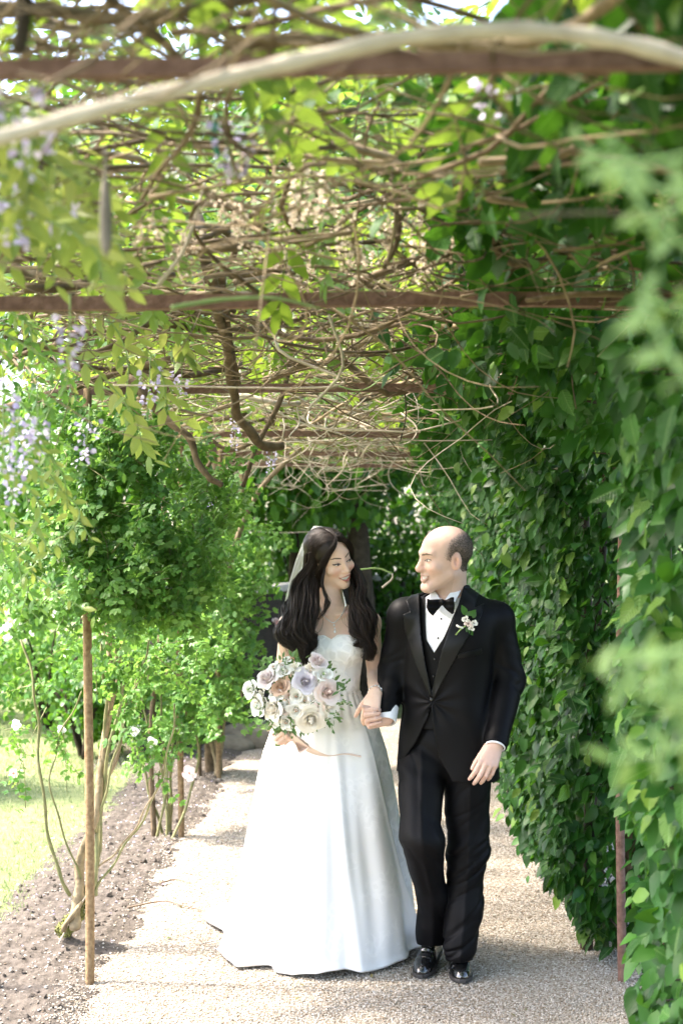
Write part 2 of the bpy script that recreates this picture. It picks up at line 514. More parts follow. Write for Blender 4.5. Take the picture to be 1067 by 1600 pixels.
V, F = scatter(OCT, [OCTF], pos, B, rng.uniform(0.0024, 0.0052, n) * (0.8 + 0.06 * yy))
o = obj('loose_gravel', V, F, 'pebble', smooth=False, tint=np.repeat(np.clip(rng.normal(0.64, 0.22, n), 0, 1), 6))
tag(o, 'fine pale pebbles covering the path between the plants', 'gravel', kind='stuff')

# pale chips, clods and fallen petals on the soil
n = 1700
pos = np.stack([rng.uniform(-1.75, -1.0, n), 4.7 + 6.5 * rng.random(n) ** 1.5, np.zeros(n)], -1); pos[:, 2] = soil_z(pos) + 0.003
B = basis(rng.normal(size=(n, 3)) * [1, 1, 0.3], np.array([0, 0, 1.0]) + 0.3 * rng.normal(size=(n, 3)))
V, F = scatter(OCT, [OCTF], pos, B, rng.uniform(0.003, 0.008, n))
o = obj('stone_chips', V, F, 'pebble', smooth=False, tint=np.repeat(np.clip(rng.normal(0.7, 0.3, n), 0, 1), 6))
tag(o, 'scattered pale stone chips lying on the brown soil bed', 'stone chips', kind='stuff')
n = 700
pos = np.stack([rng.uniform(-1.75, -1.02, n), 4.7 + 6.5 * rng.random(n) ** 1.3, np.zeros(n)], -1); pos[:, 2] = soil_z(pos) + 0.004
B = basis(rng.normal(size=(n, 3)), np.array([0, 0, 1.0]) + 0.5 * rng.normal(size=(n, 3)))
V, F = scatter(OCT * [1, 1, 1.1], [OCTF], pos, B, rng.gamma(1.6, 0.004, n) + 0.003)
o = obj('soil_clods', V, F, 'soil', smooth=False)
tag(o, 'crumbs and clods of brown soil on the planting bed', 'soil', kind='stuff')
n = 700
pos = np.stack([rng.uniform(-1.9, 0.2, n), 5.6 + 6.0 * rng.random(n), np.zeros(n)], -1)
pos = pos[pos[:, 0] < -0.3 - 0.5 * rng.random(n)]; n = len(pos)
pos[:, 2] = np.maximum(soil_z(pos), path_z(pos)) + 0.009
B = basis(rng.normal(size=(n, 3)) * [1, 1, 0.2], np.array([0, 0, 1.0]) + 0.3 * rng.normal(size=(n, 3)))
V, F = scatter(SMALL[0], SMALL[1], pos, B, rng.uniform(0.010, 0.018, n))
o = obj('fallen_petals', V, F, 'petal_wisteria', tint=np.repeat(rng.random(n), len(SMALL[0])))
tag(o, 'fallen mauve petals strewn along the edge of the path', 'petals', kind='stuff')
n = 110
pos = np.stack([rng.uniform(-0.95, 0.9, n), 4.9 + 5.5 * rng.random(n), np.full(n, 0.010)], -1)
B = basis(rng.normal(size=(n, 3)) * [1, 1, 0.15], np.array([0, 0, 1.0]) + 0.25 * rng.normal(size=(n, 3)))
V, F = scatter(LEAFLET[0], LEAFLET[1], pos, B, rng.uniform(0.012, 0.035, n))
leafmat('dry_leaf', [(0.06, 0.045, 0.025), (0.16, 0.10, 0.05), (0.12, 0.16, 0.05)], (0.3, 0.25, 0.1), 0.2, 0.7, 0.2)
o = obj('fallen_leaves', V, F, 'dry_leaf', tint=np.repeat(rng.random(n), len(LEAFLET[0])))
tag(o, 'small dry leaves and bits scattered over the pale gravel', 'fallen leaves', kind='stuff')

# grass blades of the lawn
n = 60000
yy = 6.0 + 16 * rng.random(n) ** 1.6; xx = -1.70 - (yy * 0.33) * rng.random(n) ** 1.2 + 0.08 * rng.normal(size=n)
pos = np.stack([xx, yy, np.full(n, -0.02)], -1)
BL = np.array([(-0.09, 0, 0), (0.09, 0, 0), (0.05, 0.6, 0.1), (-0.05, 0.6, 0.1), (0, 1, 0.3)], float)
B = basis(np.array([0, 0, 1.0]) + 0.45 * rng.normal(size=(n, 3)), rng.normal(size=(n, 3)))
V, F = scatter(BL, [np.array([(0, 1, 2, 3)]), np.array([(3, 2, 4)])], pos, B, rng.uniform(0.02, 0.04, n) * (0.9 + 0.03 * yy))
o = obj('grass', V, F, 'grass', tint=np.repeat(rng.random(n), 5))
tag(o, 'short sunlit lawn grass beyond the soil bed', 'grass', kind='stuff')

# ------------------------------------------------------------------ rusty iron pergola: one arch after another
ARCH_Y = [1.68, 3.4, 5.5, 8.1, 10.1, 11.8]
ARCH_L, ARCH_R, ARCH_Z = -1.105, 0.955, 2.292
def box(x0, x1, y0, y1, z0, z1):
    V = np.array([(x, y, z) for z in (z0, z1) for y in (y0, y1) for x in (x0, x1)], float)
    F = np.array([(0, 2, 3, 1), (4, 5, 7, 6), (0, 1, 5, 4), (2, 6, 7, 3), (0, 4, 6, 2), (1, 3, 7, 5)])
    return V, F
WHICH = ['nearest rusty iron arch, its blurred bar crossing the top of the picture',
         'rusty iron arch with the thick bar crossing well above the couple',
         'rusty iron arch whose slim tan post stands at the front left of the path',
         'rusty iron arch behind the couple with a thin post beside the soil bed',
         'rusty iron arch deep in the tunnel, its thin post by the third left rose',
         'farthest rusty iron arch in front of the dark wall']
for k, y in enumerate(ARCH_Y):
    e = empty('iron_arch', (0, y, 0), WHICH[k], 'pergola arch', 'rusty arches of the pergola tunnel')
    for x in (ARCH_L, ARCH_R):
        zs = np.linspace(-0.15, ARCH_Z + 0.02, 14)
        wob = 0.008 * np.sin(zs * 2.2 + k + x)
        path = np.stack([x + wob, y + 0.006 * np.cos(zs * 3 + k), zs], -1)
        V, F = tube(path, 0.0175, 10)
        obj('post', V, F, 'rust_post' if x < 0 else 'rust', e)
    # angle-iron cross bar: a flat flange and an upright flange, slightly bowed
    xs = np.linspace(ARCH_L - 0.12, ARCH_R + 0.2, 16)
    A = Acc()
    for a, b in zip(xs[:-1], xs[1:]):
        za = ARCH_Z + 0.006 * math.sin(a * 3 + k)
        zb = ARCH_Z + 0.006 * math.sin(b * 3 + k)
        for (y0, y1, dz0, dz1) in ((y - 0.016, y - 0.011, -0.014, 0.013), (y - 0.016, y + 0.016, -0.019, -0.014)) if k else ((y - 0.010, y - 0.006, -0.008, 0.009), (y - 0.010, y + 0.010, -0.012, -0.008)):
            V = np.array([(a, y0, za + dz0), (a, y1, za + dz0), (a, y1, za + dz1), (a, y0, za + dz1), (b, y0, zb + dz0), (b, y1, zb + dz0), (b, y1, zb + dz1), (b, y0, zb + dz1)])
            A.add(V, np.array([(0, 4, 5, 1), (1, 5, 6, 2), (2, 6, 7, 3), (3, 7, 4, 0)]))
    A.obj('cross_bar', 'rust', e, smooth=False)
for (p, q, lab) in ((P(395, 830, 11.9), P(482, 831, 11.9), 'thin pale wire stretched left of the veil'),):
    pts = np.array([p + (q - p) * t + np.array([0, 0, -0.01 * math.sin(math.pi * t)]) for t in np.linspace(-0.3, 1.3, 12)])
    V, F = tube(pts, 0.003, 5)
    tag(obj('wire', V, F, 'bark_pale'), lab, 'wire')

# ------------------------------------------------------------------ dark garden wall with its pale capping, at the end of the tunnel
wa, wb = np.array([-1.75, 10.9, 0]), np.array([0.75, 18.9, 0])
wd = norm(wb - wa); wl = np.linalg.norm(wb - wa); wp = np.array([wd[1], -wd[0], 0])
e = empty('garden_wall', tuple(wa), 'low dark timber clad wall with pale cap behind the couple', 'wall')
def wbox(u0, u1, t0, t1, z0, z1):
    V = np.array([wa + wd * u + wp * t + np.array([0, 0, z]) for z in (z0, z1) for t in (t0, t1) for u in (u0, u1)])
    return V, np.array([(0, 2, 3, 1), (4, 5, 7, 6), (0, 1, 5, 4), (2, 6, 7, 3), (0, 4, 6, 2), (1, 3, 7, 5)])
u = 0.0
while u < wl - 0.05:
    w = 0.46
    V, F = wbox(u + 0.006, min(u + w, wl) - 0.006, -0.05 - 0.006 * rng.random(), 0.05 + 0.008 * rng.random(), -0.1, 1.17)
    obj('board', V, F, 'timber_dark', e, smooth=False); u += w
V, F = wbox(-0.03, wl + 0.03, -0.10, 0.10, 1.172, 1.235); obj('capping', V, F, 'stone_cap', e, smooth=False)
for (px, py, Y, r, lab) in ((385, 1155, 11.6, 0.22, 'mossy low rock at the foot of the dark wall, left'), (352, 1140, 11.4, 0.14, 'small rounded rock between rose stems and dark wall')):
    a = np.linspace(0, 2 * np.pi, 17)[:-1]; V = []
    for i, ph in enumerate(np.linspace(0.05, 1.6, 8)):
        for t in a:
            d = np.array([math.cos(t) * math.sin(ph) * 1.5, math.sin(t) * math.sin(ph), math.cos(ph) * 0.8])
            V.append(d * r * (1 + 0.2 * fbm(d, 9, 3, 3.0)) + P(px, py, Y) * [1, 1, 0])
    V = np.array(V); i = np.arange(7)[:, None] * 16; j = np.arange(16)[None]; k2 = (j + 1) % 16
    F = [np.stack([i + j, i + 16 + j, i + 16 + k2, i + k2], -1).reshape(-1, 4), np.arange(16)[None]]
    tag(obj('rock', V, F, 'rock'), lab, 'rock')

# ------------------------------------------------------------------ hornbeam hedge on the right
def hedge_face(y, z):
    """x of the hedge's inner face"""
    f = np.interp(z, [0, 0.12, 0.45, 1.0, 1.5, 1.85, 2.15, 2.35, 2.6], [0.97, 0.88, 0.74, 0.70, 0.72, 0.68, 0.56, 0.32, 0.18])
    near = np.interp(y, [1.5, 3.0, 4.0, 4.6, 5.25, 5.4], [0.05, -0.02, -0.01, 0.06, 0.22, 0.30])
    far = np.interp(y, [5.6, 5.9, 12.5], [0.05, 0.0, 0.0])
    return f + np.where(y < 5.42, near, far) + 0.05 * np.sin(y * 4.1 + z * 2.3) + 0.04 * np.sin(z * 6.1 - y * 3.0) + 0.025 * np.sin(z * 11 + y * 9)
HB = [('hornbeam hedge closest to the lens, its large leaves along the right edge', 1.5, 5.35, 12000, 300, 0.078),
      ('dark green hornbeam hedge beside the groom, just behind the rusty right post', 5.72, 8.0, 11500, 300, 0.078),
      ('hornbeam hedge further back, seen between the groom and the nearer hedge', 8.05, 10.05, 8000, 120, 0.072),
      ('farthest hornbeam hedge by the end of the tunnel on the right', 10.1, 13.2, 6000, 60, 0.085)]
HB[1] = ('dark green hornbeam hedge beside the person in black, just behind the right post',) + HB[1][1:]
HB[2] = ('hornbeam hedge further back, seen over the shoulder of the person in black',) + HB[2][1:]
for hi, (lab, y0, y1, n, parts, ls) in enumerate(HB):
    e = empty('hornbeam_hedge', (1.05, (y0 + y1) / 2, 0), lab, 'hedge', 'hornbeam hedge along the right of the path')
    r = np.random.default_rng(100 + hi)
    # trunks and side twigs
    for k in range(4):
        ty = y0 + (y1 - y0) * (k + 0.5 + 0.2 * r.normal()) / 4
        pts = [(1.0 + 0.06 * r.normal(), ty, -0.05)]
        for z in (0.5, 1.0, 1.5, 2.0, 2.45):
            pts.append((pts[-1][0] + 0.04 * r.normal(), pts[-1][1] + 0.06 * r.normal(), z))
        V, F = tube(spline(pts, 22), np.linspace(0.028, 0.010, 22), 7); obj('stem', V, F, 'bark_dark', e)
    A = Acc()
    for k in range(70):
        ty, tz = r.uniform(y0, y1), r.uniform(0.15, 2.4)
        x1 = hedge_face(ty, tz) + 0.03
        pts = [(1.05, ty + 0.1 * r.normal(), tz - 0.15), ((1.05 + x1) / 2, ty + 0.06 * r.normal(), tz), (x1, ty + 0.15 * r.normal(), tz + 0.03)]
        V, F = tube(spline(pts, 7), np.linspace(0.007, 0.002, 7), 4); A.add(V, F)
    A.obj('twigs', 'bark_dark', e)['kind'] = 'stuff'
    # leaves: a dense shingled skin on the inner face, the end face and thinner ones inside
    z = 0.06 + 2.55 * r.random(n) ** 0.92
    y = y0 + (y1 - y0) * r.random(n)
    dep = np.where(r.random(n) < 0.62, np.abs(r.normal(0, 0.05, n)), r.uniform(0, 0.55, n))
    clump = 0.05 * np.sin(y * 23 + z * 7) * np.sin(z * 19 - y * 5)
    x = hedge_face(y, z) + dep + clump
    m = max(500, n // 4); yend = y0 + np.abs(r.normal(0, 0.07, m)); ze = 0.08 + 2.3 * r.random(m); xe = hedge_face(yend + 0.05, ze) + 0.75 * r.random(m)
    x, y, z = np.r_[x, xe], np.r_[y, yend], np.r_[z, ze]; N = len(x)
    sp = r.random(N) < 0.035                                  # long young shoots poke out
    x = x - np.where(sp, r.uniform(0.02, 0.12, N), 0)
    if hi == 0:
        # keep the gap through which the right post shows, and the view clear of the lens
        px, py = px_of(np.stack([x, y, z], -1))
        ok = (px > np.where(py > 1270, 1012, 976) + 14 * np.sin(z * 9) + 10 * np.sin(z * 23)) | (z > np.where(y < 3.6, 2.36, 2.05) + 0.06 * np.sin(y * 7))
        ok &= ~((y < 2.4) & (px < 1150) & (z < 2.2))
        x, y, z, sp = x[ok], y[ok], z[ok], sp[ok]; N = len(x)
    if hi == 0:                                               # the hedge's crown reaches over the near bays
        k = 3000; yo = r.uniform(1.75, 5.3, k); zo = np.where(yo < 3.55, 2.33, 2.22) + 0.34 * r.random(k); xo = 0.17 + 0.10 * np.sin(yo * 4) + 0.06 * np.sin(yo * 11 + 1) + 0.9 * r.random(k) ** 0.8
        x, y, z, sp = np.r_[x, xo], np.r_[y, yo], np.r_[z, zo], np.r_[sp, r.random(k) < 0.05]; N = len(x)
    pos = np.stack([x, y, z], -1)
    top = np.clip((z - 2.0) / 0.35, 0, 1)[:, None]
    ax = np.array([-0.45, -0.35, -0.75]) * (1 - 0.2 * top) + r.normal(0, 0.42, (N, 3))
    nr = np.array([-0.75, -0.45, 0.45]) * (1 - top) + np.array([-0.25, -0.5, -0.35]) * top + r.normal(0, 0.38, (N, 3))
    size = ls * r.uniform(0.45, 1.25, N)
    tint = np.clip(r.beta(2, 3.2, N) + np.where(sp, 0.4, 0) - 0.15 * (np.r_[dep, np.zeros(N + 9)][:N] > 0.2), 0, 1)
    prot = np.exp(-np.maximum(0, x - hedge_face(y, z)) / 0.05) + 0.6 * (np.abs(y - y0) < 0.1)
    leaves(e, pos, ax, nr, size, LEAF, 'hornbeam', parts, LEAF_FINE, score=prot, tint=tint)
# ------------------------------------------------------------------ wisteria over the roof of the tunnel
def wander(r, start, heading, length, z_mean, turn=0.5, step=0.07, droop=0.0, xlim=(-1.25, 1.05), vert=0.17, zmin=2.27):
    """a meandering woody path lying on the roof"""
    p = np.array(start, float); h = heading; pts = [p.copy()]; w = r.normal(0, turn); vz = 0.0
    for i in range(int(length / step)):
        w = 0.86 * w + r.normal(0, turn * 0.5); h += w * step * 4
        vz = 0.86 * vz + 0.22 * (z_mean - p[2]) + r.normal(0, vert)
        p = p + step * np.array([math.cos(h), math.sin(h), vz]) + np.array([0, 0, -droop * step])
        if p[0] < xlim[0] or p[0] > xlim[1]: h = math.pi - h
        p[0] = min(max(p[0], xlim[0]), xlim[1])
        if droop == 0 and p[2] < zmin: p[2] = zmin; vz = abs(vz) * 0.3
        pts.append(p.copy())
    return spline(pts[::2], max(8, len(pts)))

def raceme(r, top, length, bloom, mat, e, n=None, sz=0.016):
    """hanging flower chain: stalk plus small pea flowers"""
    n = n or int(length * 260)
    A = Acc()
    sway = r.normal(0, 0.02, 2)
    f = lambda t: np.array([top[0] + sway[0] * t * t, top[1] + sway[1] * t * t, top[2] - length * t])
    st, sf = tube(np.array([f(t) for t in np.linspace(-0.1, 1, 8)]), 0.0014, 4)
    ts = r.uniform(0.15, 1, n); wd = bloom * (1.1 - 0.75 * ts)
    a = r.uniform(0, 6.28, n)
    pos = np.array([f(t) for t in ts]) + np.stack([np.cos(a) * wd, np.sin(a) * wd, r.normal(0, 0.006, n)], -1)
    ax = np.stack([np.cos(a), np.sin(a), -0.6 + 0 * a], -1)
    V, F = scatter(SMALL[0] * [1.5, 1, 1.8], SMALL[1], pos, basis(ax, r.normal(size=(n, 3))), sz * r.uniform(0.7, 1.2, n) * (1.15 - 0.4 * ts))
    o = obj('raceme', V, F, mat, e, tint=np.repeat(r.random(n), len(SMALL[0]))); o['kind'] = 'stuff'
    obj('stalk', st, sf, 'stem_green' if mat != 'petal_dried' else 'bark_tan', o)

BAYS = [(0.9, 1.75, 'wisteria vine over the nearest bay, above the blurred bar'),
        (1.75, 3.5, 'tangled wisteria vine roofing the bay between the two nearest bars'),
        (3.5, 5.6, 'tangled wisteria vine roofing the bay in front of the couple'),
        (5.6, 8.2, 'bare tan wisteria tangle over the bay behind the couple'),
        (8.2, 10.3, 'pale bare wisteria tangle low over the back bays'),
        (10.3, 12.6, 'farthest wisteria tangle at the dark end of the tunnel')]
VINES = []
for b, (y0, y1, lab) in enumerate(BAYS):
    r = np.random.default_rng(300 + b)
    e = empty('wisteria_vine', (ARCH_L - 0.05, (y0 + y1) / 2, 0), lab, 'vine', 'wisteria vines over the tunnel roof')
    VINES.append(e); L = y1 - y0
    # trunk climbing beside the left post
    tx = -1.95 if b < 3 else -1.22
    pts = [(tx - 0.03, y1 - 0.1, -0.05)] + [(tx + 0.05 * math.sin(3 * z + b), y1 - 0.1 + 0.05 * math.cos(4 * z), z) for z in (0.5, 1.0, 1.5, 2.0)] + [(-1.1, y1 - 0.2, 2.3), (-0.7, y1 - 0.4, 2.38)]
    V, F = tube(spline(pts, 30), np.linspace(0.03 if b < 3 else 0.016, 0.014, 30), 8); obj('trunk', V, F, 'bark_vine', e)
    nb = int((46 if b < 3 else 42) * L / 2 + 4)
    for k in range(nb):
        sx = r.uniform(-1.1, 0.9); sy = r.uniform(y0, y1)
        hd = r.choice([0, math.pi]) + r.normal(0, 0.55) if r.random() < 0.5 else r.uniform(0, 6.28)
        path = wander(r, (sx, sy, 2.33 + 0.20 * r.random()), hd, r.uniform(0.7, 2.0), 2.36 + 0.20 * r.random(), r.uniform(0.4, 1.2), zmin=2.35 if b < 2 else 2.27)
        rad = np.linspace(1, 0.45, len(path)) * (0.005 + (0.007 if b < 2 else 0.012) * r.random() ** 2)
        V, F = tube(path, rad, 6)
        obj('branch', V, F, r.choice(['bark_vine', 'bark_tan', 'bark_tan', 'bark_pale'] if b > 2 else ['bark_vine', 'bark_tan', 'bark_vine']), e)
    A = Acc(); T = Acc()
    for k in range(int((420 if b < 3 else 230) * L / 2)):
        sx = r.uniform(-1.15, 0.9); sy = r.uniform(y0, y1); hd = r.uniform(0, 6.28) if r.random() < 0.4 else r.choice([0, math.pi]) + r.normal(0, 0.5)
        path = wander(r, (sx, sy, r.uniform(2.28, 2.62)), hd, r.uniform(0.3, 1.1), r.uniform(2.30, 2.6), 0.8, vert=0.24, droop=r.choice([0, 0, 0, 0.35]))
        V, F = tube(path, np.linspace(1, 0.4, len(path)) * r.uniform(0.0014, 0.0042), 4); (A if k % 2 else T).add(V, F)
    A.obj('twigs', 'bark_tan' if b > 2 else 'bark_vine', e)['kind'] = 'stuff'
    T.obj('pale_twigs', 'bark_pale' if b > 2 else 'bark_tan', e)['kind'] = 'stuff'
    # hanging ends
    for k in range(8 if b > 2 else 3 if b > 1 else 0):
        s = np.array([r.uniform(-0.8, 0.7), r.uniform(y0, y1), 2.32]); d = r.uniform(0.10, 0.30)
        V, F = tube(spline([s, s + [0.05 * r.normal(), 0.04 * r.normal(), -d * 0.5], s + [0.12 * r.normal(), 0.05 * r.normal(), -d], s + [0.25 * r.normal(), 0.06 * r.normal(), -d * r.uniform(0.8, 1.1)]], 14), np.linspace(0.005, 0.0022, 14), 5)
        obj('hanging_twig', V, F, 'bark_pale', e)
    # sunlit leaves lying over the mat
    n = int(330 * L)
    pos = np.stack([r.uniform(-1.7, 1.5, n), r.uniform(y0, y1, n), 2.50 + 0.55 * r.random(n) ** 1.1], -1)
    hole = np.sin(pos[:, 0] * 3.1 + b) * np.sin(pos[:, 1] * 3.7 + 1.3 * b)
    pos = pos[(hole > -0.55) | (r.random(n) < 0.35)]; n = len(pos)
    ax = r.normal(0, 1, (n, 3)) * [1, 1, 0.25] + [0, 0, -0.25]; nr = np.array([0, 0, 1.0]) + r.normal(0, 0.35, (n, 3))
    leaves(e, pos, ax, nr, r.uniform(0.75, 1.25, n), WLEAF, 'roof_leaf', tint=np.clip(r.beta(1.6, 1.8, n), 0, 1), mass='roof_leaves')

# dried racemes, fresh racemes and a seed pod hanging from the roof
r = np.random.default_rng(9)
for (px, py, Y, ln) in ((475, 235, 2.9, 0.15), (500, 250, 2.8, 0.13), (540, 300, 3.0, 0.16), (548, 345, 3.2, 0.11), (480, 330, 3.3, 0.11), (655, 355, 3.35, 0.13), (675, 360, 3.35, 0.12), (560, 385, 3.5, 0.10), (378, 335, 3.2, 0.10), (590, 305, 3.1, 0.10), (470, 280, 3.0, 0.10), (520, 500, 4.6, 0.12), (545, 515, 4.8, 0.10), (240, 330, 2.7, 0.09), (430, 545, 5.2, 0.1), (380, 300, 3.0, 0.08), (445, 300, 3.1, 0.12), (520, 260, 2.9, 0.12), (610, 330, 3.2, 0.12), (640, 300, 3.1, 0.11), (700, 340, 3.2, 0.1), (430, 370, 3.5, 0.1), (505, 350, 3.4, 0.12), (590, 380, 3.6, 0.1), (345, 290, 3.0, 0.1), (300, 350, 3.2, 0.1), (480, 400, 3.7, 0.09), (640, 400, 3.7, 0.1), (560, 470, 4.4, 0.1), (600, 500, 4.8, 0.1)):
    p = P(px, py, Y); e = VINES[1 if Y < 3.5 else 2]
    raceme(r, p, ln, 0.020, 'petal_dried', e, n=int(ln * 420), sz=0.0125)
for (px, py, Y, ln, bl) in ((350, 170, 2.3, 0.11, 0.022), (375, 215, 2.4, 0.06, 0.02), (770, 110, 2.2, 0.07, 0.025), (30, 110, 1.75, 0.09, 0.025), (50, 180, 1.9, 0.08, 0.025), (30, 620, 3.3, 0.25, 0.03), (5, 560, 3.1, 0.25, 0.03), (60, 640, 3.2, 0.14, 0.03), (235, 560, 4.0, 0.15, 0.03), (140, 640, 3.8, 0.15, 0.03), (370, 640, 7.2, 0.2, 0.03), (425, 690, 7.6, 0.16, 0.03), (285, 570, 4.4, 0.12, 0.025), (330, 740, 7.8, 0.25, 0.03), (20, 245, 2.1, 0.14, 0.025), (95, 300, 2.3, 0.10, 0.025), (110, 470, 2.6, 0.12, 0.022)):
    p = P(px, py, Y); e = VINES[0 if Y < 1.75 else 1 if Y < 3.5 else 2 if Y < 5.6 else 3]
    raceme(r, p, ln, bl, 'petal_wisteria', e)
p = P(165, 232, 1.9); q = P(166, 400, 1.9)
zz = np.linspace(0, 1, 12)[:, None]
V, F = tube(p + (q - p) * zz, np.interp(zz[:, 0], [0, 0.25, 0.35, 0.6, 0.9, 1], [0.002, 0.002, 0.006, 0.0085, 0.008, 0.002]), 8)
obj('seed_pod', V * [1, 1, 1], F, 'seed_pod', VINES[1])
V, F = tube(spline([P(338, 178, 2.3), P(334, 215, 2.3), P(342, 250, 2.3)], 8), [0.002, 0.005, 0.006, 0.006, 0.006, 0.005, 0.005, 0.002], 5); obj('plant_tie', V, F, 'tie', VINES[1])

# chosen branches: the pale blurred arc near the lens, the thick twisting limbs, the bright twig
def limb(pts, Y, r0, r1, mat, e, name='branch', n=40, sides=8, wob=0.0):
    pts = [P(a[0], a[1], a[2] if len(a) > 2 else Y) for a in pts]
    c = spline(pts, n)
    if wob: c = c + wob * np.stack([np.sin(np.arange(n) * 0.9), np.cos(np.arange(n) * 0.7), np.sin(np.arange(n) * 0.5)], -1)
    V, F = tube(c, np.linspace(r0, r1, n) * (1 + 0.10 * np.sin(np.arange(n) * 1.3)), sides)
    return obj(name, V, F, mat, e)
limb([(-160, 250), (0, 215), (180, 165), (330, 128), (480, 92), (640, 58), (800, 47), (950, 62), (1080, 95), (1250, 150)], 1.5, 0.0085, 0.0095, 'bark_pale', VINES[0], 'arching_branch', 60)
limb([(-60, 20), (60, 15, 1.9), (200, 30, 2.0), (330, 10, 2.1), (460, -20, 2.1)], 1.8, 0.012, 0.009, 'bark_vine', VINES[0])
limb([(40, -40), (38, 30), (30, 80)], 1.6, 0.010, 0.008, 'bark_dark', VINES[0])
limb([(246, 448), (290, 385), (322, 280)], 2.9, 0.0045, 0.003, 'bark_pale', VINES[1], 'bright_twig', 20)
limb([(470, 95), (455, 150), (452, 200), (430, 250)], 2.6, 0.008, 0.006, 'bark_tan', VINES[1])
limb([(575, 180), (610, 260), (618, 340), (605, 410)], 3.0, 0.007, 0.004, 'bark_tan', VINES[1])
limb([(620, 300), (622, 370), (600, 420)], 3.1, 0.008, 0.005, 'bark_vine', VINES[1])
limb([(300, 320), (330, 430, 4.0), (345, 500, 4.6), (362, 590, 5.2), (372, 650, 5.4), (405, 690, 5.5), (440, 698, 5.6)], 4, 0.015, 0.019, 'bark_vine', VINES[2], 'thick_limb', 40, 9, 0.006)
limb([(200, 590), (245, 640), (290, 680), (318, 735), (345, 760)], 5.0, 0.016, 0.011, 'bark_vine', VINES[2], 'thick_limb', 30, 8, 0.005)
limb([(345, 420), (352, 480, 4.5), (360, 540, 5.0), (372, 600, 5.3)], 4, 0.013, 0.013, 'bark_vine', VINES[2], 'thick_limb', 30)
limb([(440, 480), (455, 540), (440, 620), (400, 700), (380, 760)], 5.8, 0.012, 0.010, 'bark_vine', VINES[3], 'thick_limb', 30)
limb([(330, 690), (345, 770), (335, 850), (350, 940), (345, 1050), (332, 1150), (330, 1225)], 10.35, 0.03, 0.05, 'bark_vine', VINES[3], 'thick_limb', 30)
limb([(470, 700), (410, 760), (375, 830), (350, 920)], 8.6, 0.014, 0.02, 'bark_tan', VINES[3], 'thick_limb', 30)
limb([(300, 660), (350, 700), (395, 690), (440, 640)], 8.0, 0.013, 0.013, 'bark_vine', VINES[3], 'thick_limb', 30)
limb([(1010, 1560, 5.8), (985, 1300, 5.8), (990, 1000), (975, 800), (955, 680), (930, 620), (880, 560), (820, 500, 5.2), (760, 440, 4.8)], 5.8, 0.034, 0.016, 'bark_vine', VINES[3], 'thick_limb', 60, 10, 0.008)
limb([(985, 760), (978, 660), (985, 600), (1040, 560)], 5.78, 0.03, 0.02, 'bark_vine', VINES[3], 'thick_limb', 30, 9, 0.006)
limb([(560, 890), (590, 888), (613, 896)], 6.6, 0.004, 0.004, 'stem_green', VINES[3], 'tendril', 16, 6)
limb([(613, 896), (612, 905), (597, 918)], 6.6, 0.0045, 0.005, 'bark_pale', VINES[3], 'tendril', 14, 6)
limb([(632, 612), (634, 650), (625, 690)], 5.6, 0.003, 0.0025, 'bark_dark', VINES[3], 'hanging_twig', 14, 6)
limb([(270, 480, 2.3), (350, 468, 2.4), (430, 466, 2.5), (500, 482, 2.6)], 2.4, 0.004, 0.002, 'stem_green', VINES[1], 'young_shoot', 24, 6)
limb([(490, 590, 5.2), (560, 610, 5.2), (600, 590, 5.2), (640, 575, 5.2), (665, 590, 5.2)], 5.2, 0.003, 0.002, 'stem_green', VINES[2], 'young_shoot', 24, 6)

# pale yellow-green sprays hanging in from the upper left; separate leaflets where they are sharp
def spray(name, e, pts, Y, n, lsize, mat, mat_one=None, r=None, parts=0, side=1.0, T=LEAFLET, spread=0.9, stem='stem_green', hang=0.5):
    c = spline([P(a[0], a[1], a[2] if len(a) > 2 else Y) for a in pts], 60)
    V, F = tube(c[::3], np.linspace(0.003, 0.0014, 20), 5); obj('shoot', V, F, stem, e)
    t = np.linspace(0.05, 1, n); i = np.clip((t * 59).astype(int), 0, 59)
    tg = norm(np.gradient(c, axis=0))[i]
    s = np.where(np.arange(n) % 2, 1, -1)[:, None]
    sd = norm(np.cross(tg, [0.0, -1.0, 0.15]))
    ax = tg * 0.55 + sd * s * spread + np.array([0, 0, -hang]) + r.normal(0, 0.22, (n, 3))
    nr = np.array([0.1, -0.75, 0.6]) + r.normal(0, 0.35, (n, 3))
    return c[i], ax, nr, lsize * r.uniform(0.75, 1.2, n)
r = np.random.default_rng(21)
def sprays(e, specs, mat, parts, T=LEAFLET, part='leaflet', mass='leaflets'):
    a = [spray('', e, *s, mat, r=r, T=T) for s in specs]
    pos, ax, nr, sz = (np.concatenate([q[k] for q in a]) for k in range(4))
    leaves(e, pos, ax, nr, sz, T, mat, parts, part=part, mass=mass)
sharp = [([(130, 470), (200, 510), (250, 580), (262, 640)], 4.3, 15, 0.066), ([(180, 470), (240, 500), (285, 540), (290, 560)], 4.4, 13, 0.07), ([(90, 540), (150, 580), (205, 640), (222, 690)], 4.2, 15, 0.066), ([(150, 560), (190, 560), (225, 600), (268, 650)], 4.4, 13, 0.066), ([(120, 480), (170, 500), (200, 560), (195, 640)], 4.1, 15, 0.066), ([(150, 430), (220, 470), (270, 500), (300, 540)], 4.3, 13, 0.062), ([(190, 540), (230, 560), (262, 600), (285, 650)], 4.5, 13, 0.066), ([(140, 600), (190, 620), (215, 680), (240, 720)], 4.4, 13, 0.062), ([(100, 420), (150, 440), (190, 480), (215, 530)], 4.0, 13, 0.06)]
sprays(VINES[2], sharp, 'wisteria_leaf', 80)
blur = []
